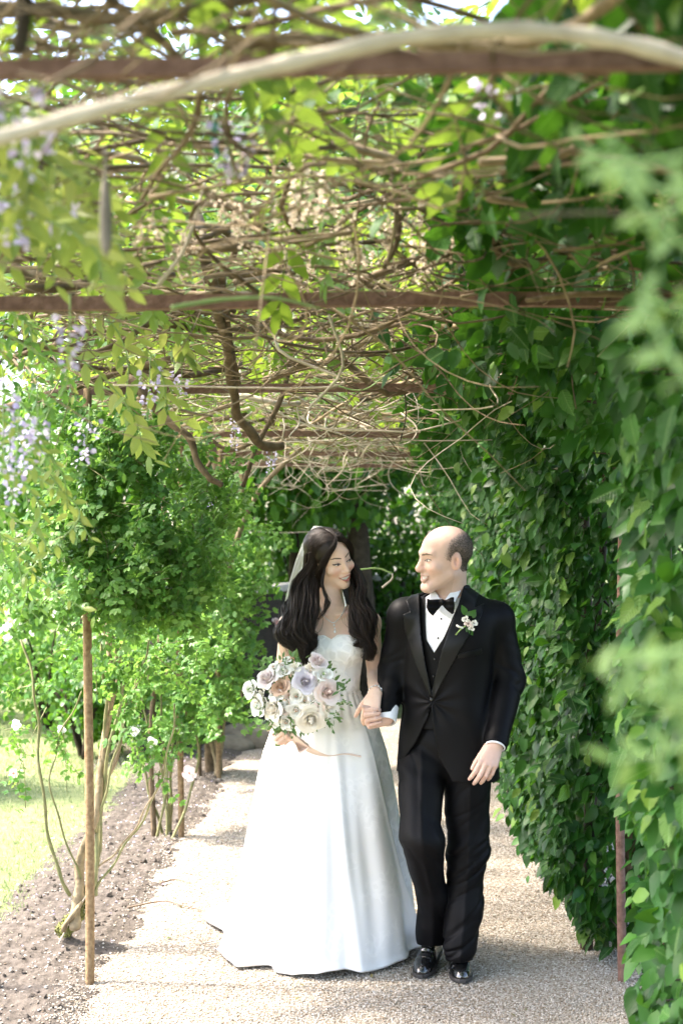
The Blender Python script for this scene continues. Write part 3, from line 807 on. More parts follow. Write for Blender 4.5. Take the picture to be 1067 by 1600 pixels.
for k in range(26):
    x0, y0 = r.uniform(-150, 60), r.uniform(130, 320); Yd = r.uniform(2.0, 3.0)
    blur.append(([(x0, y0), (x0 + 60, y0 + 25), (x0 + 110 + 30 * r.normal(), y0 + 75), (x0 + 150 + 30 * r.normal(), y0 + 140)], Yd, 15, 0.050))
sprays(VINES[1], blur, 'wisteria_leaf', 150)
blur = []
for k in range(40):
    x0, y0 = r.uniform(-160, 60), r.uniform(430, 860); Yd = r.uniform(3.3, 4.6)
    blur.append(([(x0, y0), (x0 + 40, y0 + 25), (x0 + 70 + 20 * r.normal(), y0 + 70), (x0 + 80 + 30 * r.normal(), y0 + 130)], Yd, 16, 0.036))
sprays(VINES[2], blur[:22], 'rose_leaf', 60, part='leaf', mass='leaf_mass')
sprays(VINES[2], blur[22:], 'wisteria_leaf', 60)

# blurred young shoots of the hedge near the lens, right edge
e = bpy.data.objects['hornbeam_hedge']
sh = []
for (x, y, dx, dy) in ((1130, 330, -230, -110), (1120, 420, -180, -190), (1140, 500, -150, -40), (1120, 640, -120, -180), (1150, 1120, -210, -60), (1150, 1180, -140, -150), (1140, 1010, -180, 30), (1150, 1100, -120, -60), (1130, 250, -190, 10), (1140, 300, -140, 60), (1150, 1160, -190, 30)):
    sh.append(([(x + 160, y + 120), (x, y), (x + dx * 0.55, y + dy * 0.4), (x + dx, y + dy)], r.uniform(0.86, 1.15), 12, 0.023))
sprays(e, sh, 'young_leaf', 0, T=LEAFLET, mass='young_leaves')
for pts, Yd, *_ in sh:                                        # each shoot runs back into the hedge
    a = P(*pts[0], Yd); V, F = tube(spline([a, a + [0.22, 0.25, -0.06], np.array([0.95, 1.9, a[2] - 0.15])], 14), np.linspace(0.003, 0.006, 14), 5); obj('shoot_base', V, F, 'cane_brown', e)
# ------------------------------------------------------------------ climbing roses on the left
def rose_bloom(r, radius, petals=18, open_=0.75, pieces=None):
    """rose opening along +Z: overlapping cups of revolution wound in a spiral -> V, F, tint"""
    A = Acc(); N = 7; gu = np.linspace(-1, 1, N); gv = np.linspace(0, 1, N); U, Vv = np.meshgrid(gu, gv)
    petals = int(petals * 1.4)
    for k in range(petals):
        f = (k + 0.6) / petals                        # 0 centre .. 1 outer
        ang = k * 2.399 + r.normal(0, 0.15)
        beta = 0.95 - 0.32 * f + 0.08 * r.normal()
        r1 = radius * (0.08 + 0.92 * f ** 1.35) * (1 + 0.05 * r.normal()); r0 = radius * 0.10 + 0.25 * r1
        top = radius * (0.62 - 0.50 * f ** 1.4) * (1.35 - 0.75 * open_) + radius * 0.06 * r.normal(); bot = -radius * 0.30
        v = Vv * (1 - 0.22 * np.abs(U) ** 2.5)
        rho = r0 + (r1 - r0) * v ** (0.75 + 0.9 * (1 - open_)) + radius * 0.05 * U + radius * 0.035 * f * np.sin(6 * U + 2 * k) * v ** 2
        h = bot + (top - bot) * v ** 1.1
        cu = np.clip((v - 0.72) / 0.28, 0, 1); rho = rho + radius * 0.14 * f * cu; h = h - radius * 0.16 * f * cu ** 1.5 + radius * 0.03 * np.sin(7 * U + k) * v ** 3
        rho = rho - 0.5 * r1 * cu * max(0.0, 1 - f / 0.45)          # the heart stays closed
        th = ang + U * beta
        P_ = np.stack([rho * np.cos(th), rho * np.sin(th), h], -1).reshape(-1, 3)
        i = (np.arange(N - 1)[:, None] * N + np.arange(N - 1)[None]).ravel()
        A.add(P_, np.stack([i, i + 1, i + N + 1, i + N], -1), np.clip(0.35 + 0.65 * f + 0.15 * r.normal(), 0, 1))
    return np.concatenate(A.V), [np.concatenate(v) for v in A.F.values()], np.concatenate(A.T)

def face_to(d):
    return basis(np.cross([[0.3, 0.2, 1.0]], norm(d)[None]), norm(d)[None])[0]

def put_bloom(r, e, p, d, radius, mat, petals=16, open_=0.75, name='rose_bloom'):
    V, F, T = rose_bloom(r, radius, petals, open_)
    o = obj(name, V @ face_to(d).T + p, F, mat, e, tint=T)
    return o

def climbing_rose(lab, base, canes, crown, nleaf, parts, blooms, seed, lsize=1.0, mat='rose_leaf', group='climbing roses on the left of the tunnel', name='climbing_rose'):
    r = np.random.default_rng(seed)
    e = empty(name, tuple(base), lab, 'rose', group)
    for pts, r0, r1, m in canes:
        c = spline(pts, 34)
        c = c + 0.006 * np.stack([np.sin(np.arange(34) * 0.8 + seed), np.cos(np.arange(34) * 0.6), 0 * np.arange(34)], -1)
        V, F = tube(c, np.linspace(r0, r1, 34) * (1 + 0.12 * np.sin(np.arange(34) * 1.7)), 7); obj('cane', V, F, m, e)
    allp, alla, alln, alls = [], [], [], []
    A = Acc()
    tot = sum(w for *_, w in crown)
    for (c, rad, w) in crown:
        c = np.asarray(c, float); rad = np.asarray(rad, float)
        m = int(nleaf * w / tot); nt = max(3, m // 22)
        d = norm(r.normal(size=(nt, 3))); q = c + d * rad * (r.random((nt, 1)) ** 0.45)
        for k in range(nt):
            hd = norm(d[k] * 0.6 + r.normal(0, 0.6, 3) + [0, 0, 0.1]); ln = r.uniform(0.10, 0.28)
            pth = spline([q[k] - hd * ln * 0.6, q[k] + r.normal(0, 0.01, 3), q[k] + hd * ln * 0.6 - [0, 0, 0.04]], 9)
            V, F = tube(pth[::2], np.linspace(0.0024, 0.0012, 5), 3); A.add(V, F)
            per = max(1, m // nt); tt = r.integers(0, 9, per)
            allp.append(pth[tt] + r.normal(0, 0.012, (per, 3)))
            alla.append(r.normal(0, 0.8, (per, 3)) + hd * 0.5 + [0, -0.2, -0.35]); alln.append(np.array([-0.35, -0.45, 0.75]) + r.normal(0, 0.45, (per, 3)))
            alls.append(r.uniform(0.75, 1.25, per) * lsize)
    A.obj('twigs', 'cane_green', e)['kind'] = 'stuff'
    pos, ax, nr, sz = (np.concatenate(q) for q in (allp, alla, alln, alls))
    front = np.exp(-(pos[:, 1] - pos[:, 1].min()) / 0.5)
    leaves(e, pos, ax, nr, sz, RLEAF, mat, parts, score=front, tint=np.clip(r.beta(1.3, 1.6, len(pos)), 0, 1))
    for (px, py, Y, rad, m) in blooms:
        put_bloom(r, e, P(px, py, Y), np.array([0.1 * r.normal(), -1, 0.35 + 0.2 * r.normal()]), rad, m)
    return e

b1 = P(128, 1440, 6.05); b1[2] = 0
canes1 = []
for pts, r0, r1, m in (
    ([(118, 1452), (122, 1400), (128, 1340), (150, 1270), (165, 1150), (175, 1050), (165, 960), (160, 880)], 0.024, 0.007, 'cane_brown'),
    ([(100, 1455), (112, 1430), (140, 1380), (158, 1250), (170, 1120), (185, 1040), (170, 985), (130, 965)], 0.011, 0.008, 'cane_brown'),
    ([(138, 1440), (150, 1350), (160, 1240), (180, 1130), (200, 1040), (215, 940)], 0.009, 0.006, 'cane_green'),
    ([(110, 1400), (85, 1340), (68, 1250), (60, 1150), (55, 1080), (35, 1000)], 0.008, 0.005, 'cane_green'),
    ([(150, 1400), (158, 1280), (166, 1150), (162, 1050), (150, 960)], 0.009, 0.006, 'cane_green'),
    ([(150, 1390), (190, 1330), (235, 1260), (262, 1180), (275, 1100)], 0.006, 0.004, 'cane_green'),
    ([(150, 1360), (200, 1310), (245, 1230), (258, 1170)], 0.005, 0.003, 'cane_brown'),
    ([(140, 1400), (110, 1330), (80, 1230), (95, 1150), (130, 1080)], 0.005, 0.003, 'cane_green'),
    ([(150, 1300), (180, 1180), (210, 1080), (235, 1000)], 0.006, 0.004, 'cane_green'),
    ([(160, 1250), (190, 1150), (195, 1080), (180, 1010), (150, 975)], 0.009, 0.008, 'bark_tan')):
    canes1.append(([P(a, b, 5.95 + 0.05 * math.sin(a)) for a, b in pts], r0, r1, m))
crown1 = [(P(235, 850, 5.35), (0.26, 0.22, 0.22), 2.2), (P(165, 760, 5.4), (0.26, 0.25, 0.22), 1.7), (P(300, 770, 5.8), (0.20, 0.3, 0.22), 1.2), (P(250, 945, 5.5), (0.24, 0.22, 0.11), 1.1), (P(170, 900, 5.3), (0.22, 0.16, 0.14), 1.0), (P(60, 900, 5.3), (0.22, 0.25, 0.3), 0.8), (P(120, 660, 5.3), (0.3, 0.3, 0.22), 1.0), (P(225, 700, 5.6), (0.24, 0.3, 0.16), 0.9), (P(310, 880, 5.9), (0.16, 0.2, 0.2), 0.7), (P(110, 830, 5.3), (0.2, 0.2, 0.2), 0.8),
          (P(230, 1040, 5.8), (0.28, 0.3, 0.16), 0.60), (P(290, 1010, 6.2), (0.2, 0.3, 0.16), 0.4), (P(60, 1050, 6.1), (0.28, 0.3, 0.20), 0.28), (P(40, 1140, 6.0), (0.16, 0.2, 0.10), 0.08), (P(95, 1150, 6.0), (0.12, 0.15, 0.10), 0.05), (P(240, 1170, 6.0), (0.14, 0.15, 0.10), 0.10), (P(35, 1215, 6.0), (0.08, 0.10, 0.06), 0.04)]
climbing_rose('tall climbing rose behind the front left post, leaning stems from mossy base', b1, canes1, crown1, 4700, 260,
              [(26, 1132, 5.9, 0.022, 'petal_white'), (97, 1140, 6.0, 0.02, 'petal_white'), (238, 1160, 6.0, 0.024, 'petal_white'), (22, 1208, 6.0, 0.022, 'petal_pink'), (296, 1207, 6.6, 0.025, 'petal_pink'), (90, 960, 6.0, 0.022, 'petal_white'), (212, 1142, 6.2, 0.018, 'petal_white')], 41, 0.84)
def simple_canes(px, py, Y, tops, r0, mat='cane_green'):
    base = P(px, py, Y); base[2] = -0.03; r = np.random.default_rng(int(px))
    return [([base + [0.05 * r.normal(), 0.05 * r.normal(), 0], base * 0.65 + P(a, b, Y) * 0.35 + [0.06 * r.normal(), 0, 0.05], base * 0.25 + P(a, b, Y) * 0.75 + [0.05 * r.normal(), 0, 0.03], P(a, b, Y)], r0, r0 * 0.5, mat) for a, b in tops], base
c, b = simple_canes(255, 1300, 8.1, [(235, 1050), (275, 1020), (300, 1000), (330, 950), (215, 1080), (290, 900)], 0.009)
climbing_rose('paler rose climbing the second left post, with a pink bud', b, c, [(P(290, 1040, 8.2), (0.36, 0.4, 0.3), 1.6), (P(320, 930, 8.2), (0.34, 0.4, 0.34), 1.8), (P(240, 980, 8.3), (0.36, 0.4, 0.4), 1.4), (P(350, 830, 8.4), (0.3, 0.4, 0.4), 1.2), (P(260, 1130, 8.0), (0.22, 0.2, 0.2), 0.5)], 2800, 120,
              [(296, 1207, 7.9, 0.045, 'petal_pink'), (212, 1140, 8.0, 0.035, 'petal_white'), (270, 960, 7.9, 0.03, 'petal_white')], 42, 0.95)
c, b = simple_canes(330, 1195, 10.2, [(320, 1000), (345, 950), (365, 930), (300, 980), (340, 880)], 0.014, 'cane_brown')
climbing_rose('rose with bluish leaves by the third left post near the dark wall', b, c, [(P(335, 1000, 10.2), (0.32, 0.3, 0.4), 1.4), (P(360, 880, 10.3), (0.35, 0.3, 0.35), 1.4), (P(310, 1100, 10.1), (0.3, 0.3, 0.3), 0.9), (P(355, 1095, 9.6), (0.16, 0.15, 0.10), 0.5)], 1700, 60,
              [(346, 938, 10.0, 0.04, 'petal_white'), (330, 1090, 9.9, 0.035, 'petal_white'), (362, 945, 10.0, 0.04, 'petal_cream')], 43, 1.3)
# mossy clump and string at the rose's foot
r = np.random.default_rng(5)
limb([(80, 1500), (110, 1440), (140, 1390), (160, 1330)], 5.95, 0.0035, 0.003, 'bark_pale', bpy.data.objects['climbing_rose'], 'twine', 14, 5)
for k, (px, py) in enumerate(((112, 1440), (124, 1425), (102, 1452), (130, 1402))):
    a = norm(r.normal(size=(400, 3))); V, F = scatter(SMALL[0], SMALL[1], P(px, py, 6.0) + a * [0.035, 0.035, 0.03], basis(r.normal(size=(400, 3)), a), np.full(400, 0.012))
    obj('moss', V, F, 'moss', bpy.data.objects['climbing_rose'])

# fallen twigs
for (pts, Y, lab) in (([(200, 1422), (255, 1412), (290, 1420), (340, 1432)], 6.55, 'thin curved twig lying on soil and gravel in the foreground'), ([(252, 1383), (275, 1378), (298, 1384)], 7.0, 'short dark stick lying at the edge of the gravel')):
    c = spline([P(a, b, FPX * CAMZ / (b - HY)) for a, b in pts], 16); c[:, 2] = np.maximum(soil_z(c), 0.004) + 0.008
    V, F = tube(c, np.linspace(0.005, 0.002, 16), 5); tag(obj('fallen_twig', V, F, 'twig_ground'), lab, 'twig')

# ------------------------------------------------------------------ trees and shrubs around the tunnel
def leaf_ball(r, centres, radii, n, sz):
    c = np.asarray(centres, float); R = np.asarray(radii, float); k = r.integers(0, len(c), n)
    d = norm(r.normal(size=(n, 3))); p = c[k] + d * R[k] * (r.random((n, 1)) ** 0.4)
    return p, d * 0.4 + r.normal(0, 0.7, (n, 3)) + [0, 0, -0.4], d * 0.5 + [0, 0, 0.6] + r.normal(0, 0.5, (n, 3)), sz * r.uniform(0.7, 1.25, n)

def tree(lab, base, height, crown_r, seed, n=2600, lsz=0.13, trunk_r=0.09, mat='far_leaf', lean=(0, 0), clumps=16, low=0.35):
    r = np.random.default_rng(seed); base = np.asarray(base, float)
    e = empty('tree', tuple(base), lab, 'tree', 'trees around the end of the tunnel')
    top = base + [lean[0], lean[1], height * 0.85]
    c = spline([base - [0, 0, 0.1], base * 0.6 + top * 0.4 + [0.1 * r.normal(), 0, 0], top], 20)
    V, F = tube(c, np.linspace(trunk_r, trunk_r * 0.25, 20), 9); t = obj('trunk', V, F, 'bark_dark', e)
    cs = []
    for k in range(clumps):
        a = r.uniform(0, 6.28); h = base[2] + height * r.uniform(low, 1.0); q = crown_r * r.uniform(0.2, 1.0) * (1 - 0.4 * abs(h / height - 0.6))
        s = c[min(19, int(20 * min(0.95, h / height * 0.9)))]
        end = np.array([s[0] + q * math.cos(a), s[1] + q * math.sin(a), h]); cs.append(end)
        V, F = tube(spline([s - [0, 0, 0.2], (s + end) / 2 + [0, 0, 0.1], end], 8), np.linspace(trunk_r * 0.22, 0.010, 8), 5); (obj('limb', V, F, 'bark_dark', t) if h > 2.9 else None)
    p, a, nr, s = leaf_ball(r, cs, [(crown_r * 0.42,) * 2 + (crown_r * 0.34,)] * clumps, n, lsz)
    V, F = scatter(LEAF[0], LEAF[1], p, basis(a, nr), s)
    obj('crown', V, F, mat, e, tint=np.repeat(np.clip(r.beta(2, 2, n), 0, 1), len(LEAF[0])))

def shrub(lab, base, rad, seed, n=1600, lsz=0.09, mat='far_leaf', blooms=None, group='shrubs beyond the tunnel', bsz=0.05):
    r = np.random.default_rng(seed); base = np.asarray(base, float)
    e = empty('shrub', tuple(base), lab, 'shrub', group)
    for k in range(5):
        a = r.uniform(0, 6.28); end = base + [rad[0] * 0.6 * math.cos(a), rad[1] * 0.6 * math.sin(a), rad[2] * 1.5]
        V, F = tube(spline([base - [0, 0, 0.05], (base + end) / 2 + [0, 0, 0.15], end], 8), np.linspace(0.02, 0.006, 8), 5); obj('stem', V, F, 'bark_dark', e)
    cs = base + np.stack([r.normal(0, 0.35, 12) * rad[0], r.normal(0, 0.35, 12) * rad[1], rad[2] * r.uniform(0.25, 1.75, 12)], -1)
    p, a, nr, s = leaf_ball(r, cs, [np.array(rad) * [0.55, 0.55, 0.42]] * 12, n, lsz)
    p[:, 2] = np.maximum(p[:, 2], 0.02)
    V, F = scatter(LEAF[0], LEAF[1], p, basis(a, nr), s)
    obj('foliage', V, F, mat, e, tint=np.repeat(np.clip(r.beta(2, 2, n), 0, 1), len(LEAF[0])))
    if blooms:
        m, k = blooms
        proto = None
        for i in range(k):
            a = r.uniform(3.4, 6.0); d = np.array([math.cos(a) * 0.8, -abs(math.sin(a)) - 0.2, 0.3 + 0.5 * r.random()]); d = norm(d)
            q = base + [0, 0, rad[2]] + d * np.array(rad) * [0.95, 0.95, 0.9] + r.normal(0, 0.08, 3)
            put_bloom(r, e, q, d, bsz * r.uniform(0.7, 1.2), m, 12, name='bloom')

tree('dark tree with a thick trunk straight behind the couple', (-0.05, 14.6, 0), 6.0, 2.4, 61, 7000, 0.16, 0.17, lean=(-0.2, 0.2), low=0.42)
tree('slim dark tree left of the thick trunk, behind the veil', (-0.85, 15.2, 0), 6.0, 2.2, 62, 6000, 0.15, 0.08, lean=(0.3, 0), low=0.4)
tree('dark tree behind the head of the person in black', (1.05, 13.9, 0), 5.5, 2.2, 63, 6000, 0.15, 0.11, lean=(0.2, 0.3), low=0.42)
tree('tree behind the left roses at the end of the lawn', (-2.6, 16.5, 0), 7.0, 2.8, 64, 8000, 0.17, 0.12, low=0.3)
tree('broad tree standing on the lawn side at far left', (-5.2, 19.0, 0), 8.0, 3.4, 65, 7000, 0.20, 0.15, low=0.3)
tree('tree on the far right behind the hedge', (3.2, 16.5, 0), 8.0, 2.8, 66, 3600, 0.17, 0.14, low=0.2)
tree('tall tree far behind the tunnel seen between darker trunks', (-0.9, 24.0, 0), 9.0, 3.4, 67, 3600, 0.2, 0.16, low=0.2)
tree('pale tree far behind at the right end of the tunnel', (2.2, 25.0, 0), 9.0, 3.4, 68, 3600, 0.2, 0.16, low=0.2)
shrub('shrub with pink and cream blooms left of the veil behind the wall', (-1.45, 13.6, 0), (0.7, 0.6, 0.75), 71, 1500, 0.09, blooms=('petal_pink', 14), bsz=0.07)
shrub('pale flowering shrub between the two heads behind the wall', (0.55, 17.5, 0), (0.8, 0.7, 0.8), 72, 1400, 0.10, blooms=('petal_white', 30), bsz=0.085)
shrub('low leafy shrub right of the wall behind the hedge end', (1.0, 14.6, 0), (0.7, 0.6, 0.65), 73, 1600, 0.09, blooms=('petal_white', 12), bsz=0.07)
shrub('bright shrub at the far end left of the thick trunk', (-0.9, 19.5, 0), (1.3, 0.9, 1.3), 74, 2200, 0.12, blooms=('petal_white', 14), bsz=0.08)
shrub('large bright shrub far behind on the right', (2.0, 20.5, 0), (1.6, 0.9, 1.5), 75, 2200, 0.13)
shrub('tall dark shrub behind the wall between the heads', (0.25, 16.0, 0), (0.9, 0.6, 1.15), 82, 2000, 0.10)
shrub('dark leafy shrub behind the wall by the slim trunk', (-0.75, 16.4, 0), (0.9, 0.6, 1.2), 83, 2000, 0.10, blooms=('petal_white', 8), bsz=0.06)
shrub('leafy shrub far behind the person in black, above the wall', (0.8, 19.2, 0), (1.1, 0.6, 1.45), 85, 2200, 0.11)
shrub('dark shrub behind the hedge end on the right', (1.5, 16.6, 0), (0.9, 0.6, 1.2), 84, 2000, 0.10)
shrub('pale green border shrub at the far edge of the lawn', (-2.9, 12.6, 0), (0.9, 0.8, 0.62), 76, 2200, 0.08, 'rose_leaf', ('petal_white', 10))
shrub('rounded border shrub on the lawn side, leftmost', (-4.3, 13.4, 0), (1.0, 0.8, 0.7), 77, 2200, 0.09, 'rose_leaf', ('petal_white', 8))
shrub('dark low shrub between the lawn and the back roses', (-2.25, 11.0, 0), (0.5, 0.5, 0.36), 78, 1300, 0.07, 'far_leaf')
shrub('tall shrub behind the leftmost roses across the lawn', (-3.4, 15.3, 0), (1.3, 0.9, 1.3), 79, 2400, 0.11, 'far_leaf')
shrub('leafy shrub against the dark wall, left of the white gown', (-1.75, 11.9, 0), (0.45, 0.4, 0.55), 80, 1300, 0.08, 'rose_leaf')
shrub('tall leafy shrub on the lawn left of the climbing rose', (-3.2, 9.6, 0), (0.7, 0.6, 0.95), 81, 2200, 0.07, 'rose_leaf', ('petal_white', 8))
# ------------------------------------------------------------------ bodies and clothes: smooth distance fields turned into meshes
def sd_cone(p, a, b, ra, rb):
    a = np.asarray(a, float); b = np.asarray(b, float); ba = b - a; q = p - a
    h = np.clip(q @ ba / max(ba @ ba, 1e-12), 0, 1)
    return np.linalg.norm(q - h[:, None] * ba, axis=1) - (ra + (rb - ra) * h)
def sd_ell(p, c, R):
    q = (p - np.asarray(c, float)); R = np.asarray(R, float)
    k0 = np.linalg.norm(q / R, axis=1); k1 = np.linalg.norm(q / R ** 2, axis=1)
    return k0 * (k0 - 1) / np.maximum(k1, 1e-9)
def smin(a, b, k):
    h = np.maximum(k - np.abs(a - b), 0) / k
    return np.minimum(a, b) - h * h * k * 0.25
def smax(a, b, k): return -smin(-a, -b, k)
def sd_chain(p, pts, rads, k=0.0):
    d = None
    for i in range(len(pts) - 1):
        e = sd_cone(p, pts[i], pts[i + 1], rads[i], rads[i + 1])
        d = e if d is None else (smin(d, e, k) if k else np.minimum(d, e))
    return d
def sd_loft(p, zs, cx, cy, a, b, n=2.3, yaw=0.0):
    z = p[:, 2]
    x = p[:, 0] - np.interp(z, zs, cx); y = p[:, 1] - np.interp(z, zs, cy)
    if yaw:
        c, s = math.cos(yaw), math.sin(yaw); x, y = c * x + s * y, -s * x + c * y
    A = np.interp(z, zs, a); Bq = np.interp(z, zs, b)
    k = (np.abs(x / A) ** n + np.abs(y / Bq) ** n) ** (1 / n)
    q = np.hypot(x, y)
    d = np.where(k > 0.05, q * (1 - 1 / np.maximum(k, 0.05)), -np.minimum(A, Bq))
    return np.maximum(d * 0.92, np.maximum(z - zs[-1], zs[0] - z))
def sd_poly(u, v, pts):
    """signed distance to a polygon in the front view, in pixels"""
    P2 = np.asarray(pts, float); d = np.full(len(u), 1e9); s = np.ones(len(u))
    n = len(P2); w = np.stack([u, v], -1)
    for i in range(n):
        a, b = P2[i], P2[i - 1]; e = b - a; q = w - a
        h = np.clip(q @ e / (e @ e), 0, 1)
        d = np.minimum(d, ((q - h[:, None] * e) ** 2).sum(1))
        c = np.stack([v >= a[1], v < b[1], e[0] * q[:, 1] > e[1] * q[:, 0]])
        s = np.where(c.all(0) | (~c).all(0), -s, s)
    return s * np.sqrt(d)

def nets(f, lo, hi, h):
    """surface nets of the distance field f inside the box lo..hi"""
    lo = np.asarray(lo, float); hi = np.asarray(hi, float); K = 4
    nc = np.ceil((hi - lo) / (h * K)).astype(int)
    g = [lo[i] + h * K * (np.arange(nc[i]) + 0.5) for i in range(3)]
    G = np.stack(np.meshgrid(*g, indexing='ij'), -1).reshape(-1, 3)
    dc = np.concatenate([f(c) for c in np.array_split(G, max(1, len(G) // 200000))]).reshape(nc)
    act = np.abs(dc) < h * K * 2.0
    D = np.repeat(np.repeat(np.repeat(np.where(dc < 0, -1.0, 1.0).astype(np.float32), K, 0), K, 1), K, 2)
    M = np.repeat(np.repeat(np.repeat(act, K, 0), K, 1), K, 2)
    idx = np.argwhere(M); pts = lo + h * idx
    val = np.concatenate([f(c) for c in np.array_split(pts, max(1, len(pts) // 200000))])
    D[M] = val
    D[0], D[-1], D[:, 0], D[:, -1], D[:, :, 0], D[:, :, -1] = 1, 1, 1, 1, 1, 1
    S = D < 0; n0, n1, n2 = S.shape
    cnt = np.zeros((n0 - 1, n1 - 1, n2 - 1), np.int8)
    offs = [(i, j, k) for i in (0, 1) for j in (0, 1) for k in (0, 1)]
    for (i, j, k) in offs: cnt += S[i:n0 - 1 + i, j:n1 - 1 + j, k:n2 - 1 + k]
    cells = np.argwhere((cnt > 0) & (cnt < 8))
    vid = np.full(cnt.shape, -1, np.int32); vid[tuple(cells.T)] = np.arange(len(cells))
    c8 = {o: D[cells[:, 0] + o[0], cells[:, 1] + o[1], cells[:, 2] + o[2]].astype(float) for o in offs}
    acc = np.zeros((len(cells), 3)); num = np.zeros(len(cells))
    for a in offs:
        for ax in range(3):
            if a[ax] == 0:
                b = list(a); b[ax] = 1; b = tuple(b); da, db = c8[a], c8[b]; m = (da < 0) != (db < 0)
                t = np.where(m, da / np.where(m, da - db, 1), 0); q = np.tile(np.array(a, float), (len(cells), 1)); q[:, ax] = t
                acc += q * m[:, None]; num += m
    V = lo + h * (cells + acc / num[:, None]); Q = []
    for ax in range(3):
        sl0 = [slice(1, -1)] * 3; sl1 = [slice(1, -1)] * 3; sl0[ax] = slice(0, S.shape[ax] - 1); sl1[ax] = slice(1, S.shape[ax])
        s0, s1 = S[tuple(sl0)], S[tuple(sl1)]
        e = np.argwhere(s0 != s1); inside = s0[tuple(e.T)]
        e = e + [0 if i == ax else 1 for i in range(3)]
        u, v = (ax + 1) % 3, (ax + 2) % 3; q = []
        for (du, dv) in ((-1, -1), (0, -1), (0, 0), (-1, 0)):
            c = e.copy(); c[:, u] += du; c[:, v] += dv; q.append(vid[tuple(c.T)])
        q = np.stack(q, -1); q[~inside] = q[~inside][:, ::-1]; Q.append(q)
    Q = np.concatenate(Q); Q = Q[(Q >= 0).all(1)]
    return V, Q

def sdf_obj(name, f, lo, hi, h, mat, parent, col=None, post=None):
    V, Q = nets(f, lo, hi, h)
    if post is not None: V = post(V)
    return obj(name, V, Q, mat, parent, col=None if col is None else col(V))

def rot(yaw, pitch, roll):
    """head frame: yaw turns the face towards image left (+), pitch nods down (+), roll tips the crown to image left (+)"""
    c, s = math.cos(yaw), math.sin(yaw); Ry = np.array([(c, s, 0), (-s, c, 0), (0, 0, 1)])
    c, s = math.cos(pitch), math.sin(pitch); Rx = np.array([(1, 0, 0), (0, c, -s), (0, s, c)])
    c, s = math.cos(roll), math.sin(roll); Rr = np.array([(c, 0, -s), (0, 1, 0), (s, 0, c)])
    return Ry @ Rx @ Rr          # columns: local axes in the place

